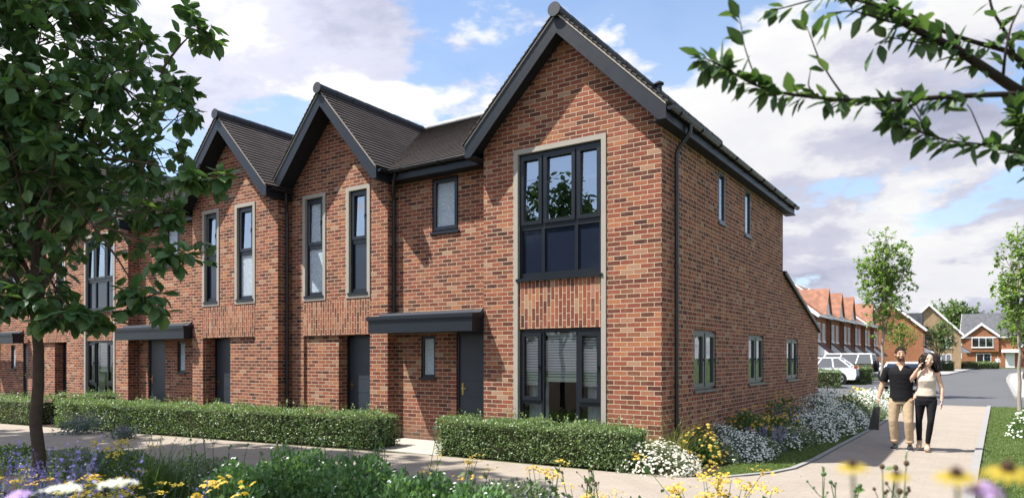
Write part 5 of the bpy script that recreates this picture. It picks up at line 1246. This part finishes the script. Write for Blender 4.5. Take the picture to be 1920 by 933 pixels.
def foot(mb,a,d,L,w=.043,hh=.075,m=0):
    d=np.array(d,float); d/=np.linalg.norm(d); s=np.array([-d[1],d[0],0]); a=np.array(a,float); rings=[]
    for t,ww,h in ((-.32,.70,.9),(-.25,.9,1.0),(0,.9,1.0),(.22,1.0,.72),(.45,1.08,.55),(.60,.95,.45),(.68,.6,.36)):
        c=a+d*t*L; th=np.linspace(0,2*math.pi,14,endpoint=False); z=np.clip(np.sin(th),-.55,1); rings.append(np.stack([c[0]+s[0]*np.cos(th)*w*ww,c[1]+s[1]*np.cos(th)*w*ww,(z+.55)/1.55*hh*h+.004+a[2]],1))
    mb.loft(rings,m)

def shift(o): return lambda p:tuple(np.array(p,float)+o)
# ---------------- the man
gm=ground_at(1690,12.35); O=np.array([gm[0],gm[1],.008]); TM=lambda p:np.array(p,float)+O
man=thing('person','man in black short-sleeved shirt and rolled khaki chinos carrying a black paper bag','person',tuple(O))
SH_R,EL_R,WR_R=(-.215,.02,1.43),(-.305,.03,1.14),(-.352,-.03,.90)       # image left
SH_L,EL_L,WR_L=(.205,.02,1.43),(.290,.08,1.13),(.205,-.055,.905)
HIP_R,KN_R,AN_R=(-.095,0,.90),(-.125,-.03,.50),(-.105,.03,.10)
HIP_L,KN_L,AN_L=(.095,0,.90),(.120,-.10,.49),(.135,-.02,.10)
hcM=TM((-.015,-.035,1.680)); RhM=rotz(R(18))
b=MB()
b.loft([TM((0,0,0))+ering(c,rx,ry) for c,rx,ry in [((0,0,.84),.15,.11),((0,0,.92),.165,.115),((0,0,1.05),.15,.105),((0,0,1.2),.165,.115),((0,0,1.34),.165,.11),((0,.005,1.42),.135,.090),((0,.01,1.475),.080,.070),((-.002,.0,1.53),.062,.064),((-.008,-.01,1.62),.058,.062)]])
for S_,E_,W_ in ((SH_R,EL_R,WR_R),(SH_L,EL_L,WR_L)):
    m_=[TM(S_),TM((np.array(S_)*.5+np.array(E_)*.5)),TM(E_),TM(np.array(E_)*.7+np.array(W_)*.3),TM(W_)]; b.tube(m_,[.046,.050,.043,.045,.028],12)
for H_,K_,A_ in ((HIP_R,KN_R,AN_R),(HIP_L,KN_L,AN_L)):
    b.tube([TM(H_),TM(np.array(H_)*.5+np.array(K_)*.5),TM(K_),TM(np.array(K_)*.7+np.array(A_)*.3),TM(A_)],[.085,.078,.055,.055,.036],12); foot(b,TM((A_[0],A_[1],0)),(A_[0]*.5,-1,0),.24)
hand(b,TM(WR_R),(-.10,-.1,-1),(.9,.2,0),(.2,-1,0),1.25)
hand(b,TM(WR_L),(-.45,.0,-.6),(-.2,.6,0),(0,-1,.3),.6)
headgeo(b,hcM,RhM)
bo=b.build('person_body',[SKM,LIP,EYEW,IRIS,BROW,STUB],man,uv=False); fuse(bo,.0055,3); paint_face(bo,hcM,RhM,O,beard=True)
s=MB()
s.loft([TM((0,0,0))+ering(c,rx,ry,24) for c,rx,ry in [((0,0,.855),.185,.135),((0,0,.92),.186,.135),((0,0,1.05),.178,.128),((0,0,1.2),.188,.135),((0,-.005,1.34),.206,.138),((0,.0,1.40),.202,.120),((0,.008,1.445),.160,.098),((0,.014,1.485),.085,.078)]])
for S_,E_ in ((SH_R,EL_R),(SH_L,EL_L)):
    S_=np.array(S_);E_=np.array(E_); s.tube([TM(S_+(E_-S_)*t) for t in (-.08,.12,.45,.74,.80)],[.052,.070,.070,.071,.069],14)
so=s.build('shirt',BLK,man,uv=False); fuse(so,.008,3)
so.data.materials.append(SKM); co=np.array([p.center for p in so.data.polygons]); so.data.polygons.foreach_set('material_index',((co[:,1]<.0)&(co[:,2]>1.385)&(np.abs(co[:,0]+.003)<(co[:,2]-1.385)*.42)).astype(np.int32))
t=MB()
t.loft([TM((0,0,0))+ering(c,rx,ry,24) for c,rx,ry in [((0,0,.80),.150,.118),((0,0,.86),.170,.128),((0,0,.93),.168,.122)]])
for H_,K_,A_ in ((HIP_R,KN_R,AN_R),(HIP_L,KN_L,AN_L)):
    H_,K_,A_=map(np.array,(H_,K_,A_)); t.tube([TM(H_),TM(H_*.75+K_*.25),TM(H_*.4+K_*.6),TM(K_),TM(K_*.6+A_*.4),TM(K_*.15+A_*.85+np.array([0,0,.02])),TM(K_*.13+A_*.87)],[.098,.100,.088,.075,.070,.062,.063],16)
    t.tube([TM(K_*.17+A_*.83),TM(K_*.08+A_*.92)],[.069,.067],16)
to=t.build('trousers',KHA,man,uv=False); fuse(to,.008,2)
for A_ in (AN_R,AN_L):
    d=(A_[0]*.5,-1,0); sh=MB(); foot(sh,TM((A_[0],A_[1],.014)),d,.265,.049,.082); sh.build('shoe',SHOE,man,smooth=True,uv=False)
    so_=MB(); foot(so_,TM((A_[0],A_[1],0)),d,.275,.052,.024); so_.build('sole',SOLE,man,uv=False)
    l=MB(); dd=np.array([A_[0]*.5,-1,0]);
    for k in range(3): c=TM((A_[0],A_[1],.075-.012*k))+dd*(.05+.03*k); l.tube([c-np.array([.03,0,.006]),c+np.array([.03,0,-.006])],.005,5)
    l.build('laces',SOLE,man)
hb=MB(); n=420; dv=unit(n); dv=dv[(dv[:,2]>.05)|((dv[:,1]>.1)&(dv[:,2]>-.45))]; dv=dv[~((dv[:,1]<-.55)&(dv[:,2]<.62))]
for v in dv:
    p=hcM+RhM@(np.array([0,.006,.014])+v*np.array([.077,.097,.105])); q=p+RhM@(v*.014+np.array([.004,-.010 if v[2]>.5 else .004,.010 if v[2]>.4 else -.012])); hb.tube([p-(q-p)*.3,q],[.013,.004],5)
hb.ell(hcM+RhM@np.array([0,.016,.046]),(.080,.096,.088),18,12,rot=RhM)
hb.build('hair',HAIRM,man,smooth=True,uv=False)
# paper bag in his hand
bg=thing('paper_bag','black paper carrier bag held in the walking man\'s hand','bag',(O[0]-.43,O[1]-.05,O[2]+.33))
m=MB(); c=O+np.array([-.43,-.05,.335]); ax=np.array([.055,0,1.]); 
lo=[(-.085,-.05),(.085,-.05),(.085,.05),(-.085,.05)]; hi=[(-.035,-.035),(.060,-.035),(.060,.035),(-.035,.035)]
V=[c+np.array([x,y,0]) for x,y in lo]+[c+ax*.40+np.array([x+.02,y,0]) for x,y in hi]
m.add(V,[[0,3,2,1],[0,1,5,4],[1,2,6,5],[2,3,7,6],[3,0,4,7]]); m.add([v*.98+c*.02 for v in V],[[0,1,5,4][::-1],[2,3,7,6][::-1]]); m.build('bag_body',BAGM,bg)
for y in (-.03,.03):
    hm=MB(); a=c+ax*.40; hm.tube(bez(a+np.array([-.01,y,0]),TM((-.362,-.045+y*.3,.86)),a+np.array([.065,y,0]),8),.004,5); hm.build('handle',BAGM,bg)
# ---------------- the woman
gw=ground_at(1737,12.12); O2=np.array([gw[0],gw[1],.008]); TW_=lambda p:np.array(p,float)+O2
wom=thing('person','woman with long dark curls on the phone, beige sleeveless top and black jeans','person',tuple(O2))
SHR,ELR,WRR=(-.150,.015,1.375),(-.238,-.06,1.215),(-.115,-.125,1.435)
SHL,ELL,WRL=(.160,.02,1.37),(.225,.04,1.10),(.228,-.02,.86)
HPR,KNR,ANR=(-.085,0,.90),(-.115,.03,.52),(-.115,.14,.15)
HPL,KNL,ANL=(.080,0,.90),(.070,-.10,.52),(.015,-.03,.11)
hcW=TW_((.045,-.03,1.585)); RhW=rotz(R(6))@np.array([[math.cos(.10),0,math.sin(.10)],[0,1,0],[-math.sin(.10),0,math.cos(.10)]])
b=MB()
b.loft([TW_((0,0,0))+ering(c,rx,ry) for c,rx,ry in [((0,0,.84),.12,.09),((0,0,.92),.125,.09),((0,0,1.02),.115,.085),((0,0,1.10),.118,.088),((0,-.01,1.22),.135,.108),((0,0,1.32),.140,.098),((0,.008,1.385),.120,.080),((.008,.01,1.43),.062,.058),((.02,.0,1.52),.045,.050)]])
for S_,E_,W_ in ((SHR,ELR,WRR),(SHL,ELL,WRL)):
    S_,E_,W_=map(np.array,(S_,E_,W_)); b.tube([TW_(S_),TW_(S_*.5+E_*.5),TW_(E_),TW_(E_*.7+W_*.3),TW_(W_)],[.047,.042,.034,.036,.022],12)
for H_,K_,A_ in ((HPR,KNR,ANR),(HPL,KNL,ANL)):
    H_,K_,A_=map(np.array,(H_,K_,A_)); b.tube([TW_(H_),TW_(H_*.5+K_*.5),TW_(K_),TW_(K_*.7+A_*.3),TW_(A_)],[.066,.054,.040,.038,.028],12); foot(b,TW_((A_[0],A_[1],max(0,A_[2]-.11))),(A_[0]*.3,-1,0),.2,.036,.07)
hand(b,TW_(WRR),(.35,.15,1),(1,.1,.1),(.1,-1,0),.9,.9)
hand(b,TW_(WRL),(.0,-.15,-1),(-1,.1,0),(-.1,-1,0),.45,.9)
headgeo(b,hcW,RhW,.92)
bo=b.build('person_body',[SKW,LIP,EYEW,IRIS,BROW,STUB],wom,uv=False); fuse(bo,.0055,3); paint_face(bo,hcW,RhW,O2)
s=MB(); s.loft([TW_((0,0,0))+ering(c,rx,ry,24) for c,rx,ry in [((0,0,.955),.150,.118),((0,0,1.0),.148,.114),((0,0,1.10),.138,.104),((0,-.014,1.22),.150,.124),((0,-.008,1.29),.144,.112),((0,.0,1.335),.122,.094)]])
for x in (-.085,.09): s.tube([TW_((x,-.085,1.30)),TW_((x,-.05,1.385)),TW_((x,.03,1.41)),TW_((x,.085,1.33))],.017,8)
so=s.build('top',BEI,wom,uv=False); fuse(so,.008,2)
t=MB(); t.loft([TW_((0,0,0))+ering(c,rx,ry,24) for c,rx,ry in [((0,0,.80),.135,.108),((0,0,.88),.162,.122),((0,0,.97),.142,.106)]])
for H_,K_,A_ in ((HPR,KNR,ANR),(HPL,KNL,ANL)):
    H_,K_,A_=map(np.array,(H_,K_,A_)); t.tube([TW_(H_),TW_(H_*.75+K_*.25),TW_(H_*.4+K_*.6),TW_(K_),TW_(K_*.6+A_*.4),TW_(K_*.08+A_*.92)],[.086,.085,.067,.052,.050,.039],16)
to=t.build('trousers',JEA,wom,uv=False); fuse(to,.008,2)
for A_,lift in ((ANR,.035),(ANL,.0)):
    sh=MB(); foot(sh,TW_((A_[0],A_[1]-.01,lift+.03)),(A_[0]*.3,-1,0),.22,.040,.095); sh.tube([TW_((A_[0],A_[1]+.01,lift+.09)),TW_((A_[0],A_[1]+.005,lift+.175))],[.044,.046],12); sh.tube([TW_((A_[0],A_[1]+.05,lift+.06)),TW_((A_[0],A_[1]+.055,lift))],[.024,.014],8); sh.build('ankle_boot',BOOT,wom,smooth=True,uv=False)
be=MB(); be.loft([TW_((0,0,0))+ering((0,0,z),.154,.118,24) for z in (.935,.962)]); be.build('belt',SHOE,wom,uv=False)
bc=MB(); w=TW_(WRL); bc.tube([w+np.array([.026*math.cos(a),.026*math.sin(a),.02]) for a in np.linspace(0,6.28,14)],.006,6); bc.build('bracelet',CHROME,wom,uv=False)
hb=MB(); hb.ell(hcW+RhW@np.array([0,.020,.042]),(.078,.093,.092),18,12,rot=RhW)
for k in range(130):
    a=rng.uniform(-.35*math.pi,1.35*math.pi) if k>40 else rng.uniform(0.05,math.pi-.05); sx,sy=math.cos(a),math.sin(a)
    p0=hcW+RhW@np.array([sx*.062,.02+sy*.07,.075+rng.uniform(-.03,.035)]); side=1 if sx>-.1 else -1
    L=rng.uniform(.20,.36)*(1.0 if sx>-.2 else .72); out=rng.uniform(.035,.085); ph=rng.uniform(0,6.28); fr=rng.uniform(3.5,5.5)
    P_=[]
    for t in np.linspace(0,1,16):
        bulge=math.sin(min(1,t*1.5)*math.pi/2)*out+ .02*t
        q=p0+np.array([sx*bulge+.012*math.sin(fr*t*6.28/1.6+ph)*t,max(sy,-.15)*bulge+.012*math.cos(fr*t*6.28/1.6+ph)*t,-L*t+ .03*math.sin(min(1,t*2.2)*math.pi)*1.0]); P_.append(q)
    if sy<-.45: P_=P_[:9]
    hb.tube(P_,np.concatenate([[.012],np.full(len(P_)-3,.014),[.010,.005]]),6)
hb.build('hair',HAIRW,wom,smooth=True,uv=False)
ph=thing('mobile_phone','black mobile phone held to the woman\'s ear','phone',tuple(TW_((-.05,-.10,1.5))))
m=MB(); m.box(-.005,.005,-.034,.034,-.07,.07); V=m.V[0]; a=R(-12); V=V@rotz(.3).T; V=V@np.array([[math.cos(a),0,math.sin(a)],[0,1,0],[-math.sin(a),0,math.cos(a)]]).T; m.V=[V+TW_((-.052,-.095,1.535))]; m.build('phone_body',GUT,ph)
# ---------------- far pedestrian in front of the facing house
gp=ground_at(1871,103); O3=np.array([gp[0],gp[1],.02]); T3=lambda p:np.array(p,float)*1.02+O3
fp=thing('person','distant pedestrian in a white shirt walking before the facing house','person',tuple(O3))
b=MB(); b.loft([T3((0,0,0))+ering(c,rx,ry) for c,rx,ry in [((0,0,.84),.15,.11),((0,0,1.05),.15,.105),((0,0,1.34),.185,.12),((0,.005,1.42),.17,.10),((0,0,1.53),.06,.06),((0,0,1.62),.06,.06)]])
b.ell(T3((0,0,1.68)),(.08,.1,.12),14,10)
for sx in (-1,1):
    b.tube([T3((sx*.2,0,1.40)),T3((sx*.26,.03,1.13)),T3((sx*.25,-.12*sx,.90))],[.05,.042,.03],10); hand(b,T3((sx*.25,-.12*sx,.90)),(0,-.1,-1),(-sx,0,0),(0,-1,0),.4); b.tube([T3((sx*.09,0,.9)),T3((sx*.11,-.12*sx,.5)),T3((sx*.12,.05-.15*sx,.1))],[.085,.06,.04],10); foot(b,T3((sx*.12,.05-.15*sx,0)),(0,-1,0),.25)
bo=b.build('person_body',SKM,fp,uv=False); fuse(bo,.012,2)
s=MB(); s.loft([T3((0,0,0))+ering(c,rx,ry) for c,rx,ry in [((0,0,.88),.18,.13),((0,0,1.05),.175,.125),((0,0,1.34),.205,.14),((0,.005,1.43),.18,.11),((0,0,1.48),.10,.08)]])
for sx in (-1,1): s.tube([T3((sx*.19,0,1.41)),T3((sx*.26,.03,1.13)),T3((sx*.25,-.10*sx,.95))],[.07,.06,.045],10)
so=s.build('shirt',TEESHIRT,fp,uv=False); fuse(so,.014,2)
s=MB(); s.loft([T3((0,0,0))+ering(c,rx,ry) for c,rx,ry in [((0,0,.80),.14,.11),((0,0,.93),.165,.12)]])
for sx in (-1,1): s.tube([T3((sx*.09,0,.9)),T3((sx*.11,-.12*sx,.5)),T3((sx*.12,.04-.15*sx,.12))],[.1,.075,.06],10)
so=s.build('trousers',NAVY,fp,uv=False); fuse(so,.014,2)
hb=MB(); hb.ell(T3((0,.015,1.715)),(.085,.1,.09),12,8); hb.build('hair',HAIRM,fp,smooth=True,uv=False)
# ------------------------------------------------------------------ sky, sun, camera
W=bpy.data.worlds.new('World'); scene.world=W; W.use_nodes=True
nt=W.node_tree; nt.nodes.clear(); N=nt.nodes.new; Lk=nt.links.new
out=N('ShaderNodeOutputWorld'); bgS=N('ShaderNodeBackground'); bgC=N('ShaderNodeBackground'); mixw=N('ShaderNodeMixShader')
sky=N('ShaderNodeTexSky'); sky.sky_type='NISHITA'; sky.sun_disc=False
sv=Vector(SUN).normalized(); sky.sun_elevation=math.asin(sv.z); sky.sun_rotation=math.atan2(sv.x,sv.y); sky.air_density=1.0; sky.dust_density=.6; sky.ozone_density=1.6
bgS.inputs['Strength'].default_value=SKY_STR; Lk(sky.outputs[0],bgS.inputs[0])
tc=N('ShaderNodeTexCoord'); sep=N('ShaderNodeSeparateXYZ'); Lk(tc.outputs['Generated'],sep.inputs[0])
def mth(op,a,b=None,clamp=False):
    n=N('ShaderNodeMath'); n.operation=op; n.use_clamp=clamp
    for i,x in enumerate((a,b)):
        if x is None: continue
        if isinstance(x,(int,float)): n.inputs[i].default_value=x
        else: Lk(x,n.inputs[i])
    return n.outputs[0]
zc=mth('MAXIMUM',sep.outputs[2],0.0); den=mth('ADD',zc,.34)
cb=N('ShaderNodeCombineXYZ'); Lk(mth('DIVIDE',sep.outputs[0],den),cb.inputs[0]); Lk(mth('DIVIDE',sep.outputs[1],den),cb.inputs[1]); Lk(mth('MULTIPLY',zc,1.6),cb.inputs[2])
def cloud(offset):
    ad=N('ShaderNodeVectorMath'); ad.operation='ADD'; Lk(cb.outputs[0],ad.inputs[0]); ad.inputs[1].default_value=offset
    a=N('ShaderNodeTexNoise'); a.inputs['Scale'].default_value=1.55; a.inputs['Detail'].default_value=9; a.inputs['Roughness'].default_value=.55; a.inputs['Distortion'].default_value=.12; Lk(ad.outputs[0],a.inputs['Vector'])
    b=N('ShaderNodeTexNoise'); b.inputs['Scale'].default_value=5.2; b.inputs['Detail'].default_value=7; b.inputs['Roughness'].default_value=.6; Lk(ad.outputs[0],b.inputs['Vector'])
    return mth('ADD',mth('MULTIPLY',a.outputs['Fac'],.78),mth('MULTIPLY',b.outputs['Fac'],.22))
OFFC=CLOUD_OFF
d0=cloud(OFFC); d1=cloud((OFFC[0]-.16,OFFC[1]-.13,OFFC[2]+.24))
def ramp(x,st):
    r=N('ShaderNodeValToRGB'); e=r.color_ramp.elements
    while len(e)<len(st): e.new(.5)
    for i,(p,c) in enumerate(st): e[i].position=p; e[i].color=(*c,1)
    r.color_ramp.interpolation='EASE'; Lk(x,r.inputs[0]); return r.outputs[0]
g=lambda v:(v,v,v)
mask=ramp(d0,[(CLOUD_T,g(0)),(CLOUD_T+.052,g(1))])
lit=mth('ADD',mth('MULTIPLY',mth('SUBTRACT',d0,d1),5.4),.55,True)
thick=ramp(d0,[(CLOUD_T+.03,g(0)),(CLOUD_T+.2,g(1))])
lit2=mth('SUBTRACT',lit,mth('MULTIPLY',thick,.26),True)
cc=ramp(lit2,[(0,(.46,.48,.62)),(.5,(.66,.67,.80)),(.82,(.92,.92,.96)),(1,(1,1,1))])
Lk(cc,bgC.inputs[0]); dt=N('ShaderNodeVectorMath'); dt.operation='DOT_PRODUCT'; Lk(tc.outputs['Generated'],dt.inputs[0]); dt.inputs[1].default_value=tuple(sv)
glow=mth('POWER',mth('MAXIMUM',dt.outputs['Value'],0.0),2.0)          # clouds round the sun boosted, out of view, as extra fill for front walls
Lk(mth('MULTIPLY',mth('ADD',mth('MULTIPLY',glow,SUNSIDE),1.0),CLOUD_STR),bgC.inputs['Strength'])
hz=ramp(zc,[(0,g(.80)),(.10,g(.45)),(.25,g(.22)),(.5,g(.06))])             # thin bright veil low in the sky
fac=mth('MAXIMUM',mask,hz); 
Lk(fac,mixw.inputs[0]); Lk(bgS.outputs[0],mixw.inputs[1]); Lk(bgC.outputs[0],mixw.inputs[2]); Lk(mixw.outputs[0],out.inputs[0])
sun=bpy.data.lights.new('sun','SUN'); sun.energy=SUN_STR; sun.angle=R(.53); sun.color=(1,.955,.88); so=bpy.data.objects.new('sun',sun); COL.objects.link(so)
so.rotation_euler=(-sv).to_track_quat('-Z','Y').to_euler(); so.location=(-20,-16,40)
cam=bpy.data.cameras.new('camera'); co=bpy.data.objects.new('camera',cam); COL.objects.link(co); scene.camera=co
co.location=(4.034,-10.017,1.63); co.rotation_euler=(R(90),0,R(34)); cam.sensor_width=36; cam.lens=1310/1920*36; cam.shift_y=(670-466.5)/1920; cam.clip_start=.05; cam.clip_end=3000
cam.dof.use_dof=True; cam.dof.focus_distance=11.5; cam.dof.aperture_fstop=1.8
vs=scene.view_settings; vs.view_transform='Standard'; vs.look='None'; vs.exposure=EXPO; vs.gamma=1; vs.use_curve_mapping=False
scene.render.engine='CYCLES'; scene.cycles.max_bounces=7; scene.cycles.transparent_max_bounces=10; scene.cycles.sample_clamp_indirect=6; scene.cycles.use_denoising=True
scene.cycles.caustics_reflective=False; scene.cycles.caustics_refractive=False
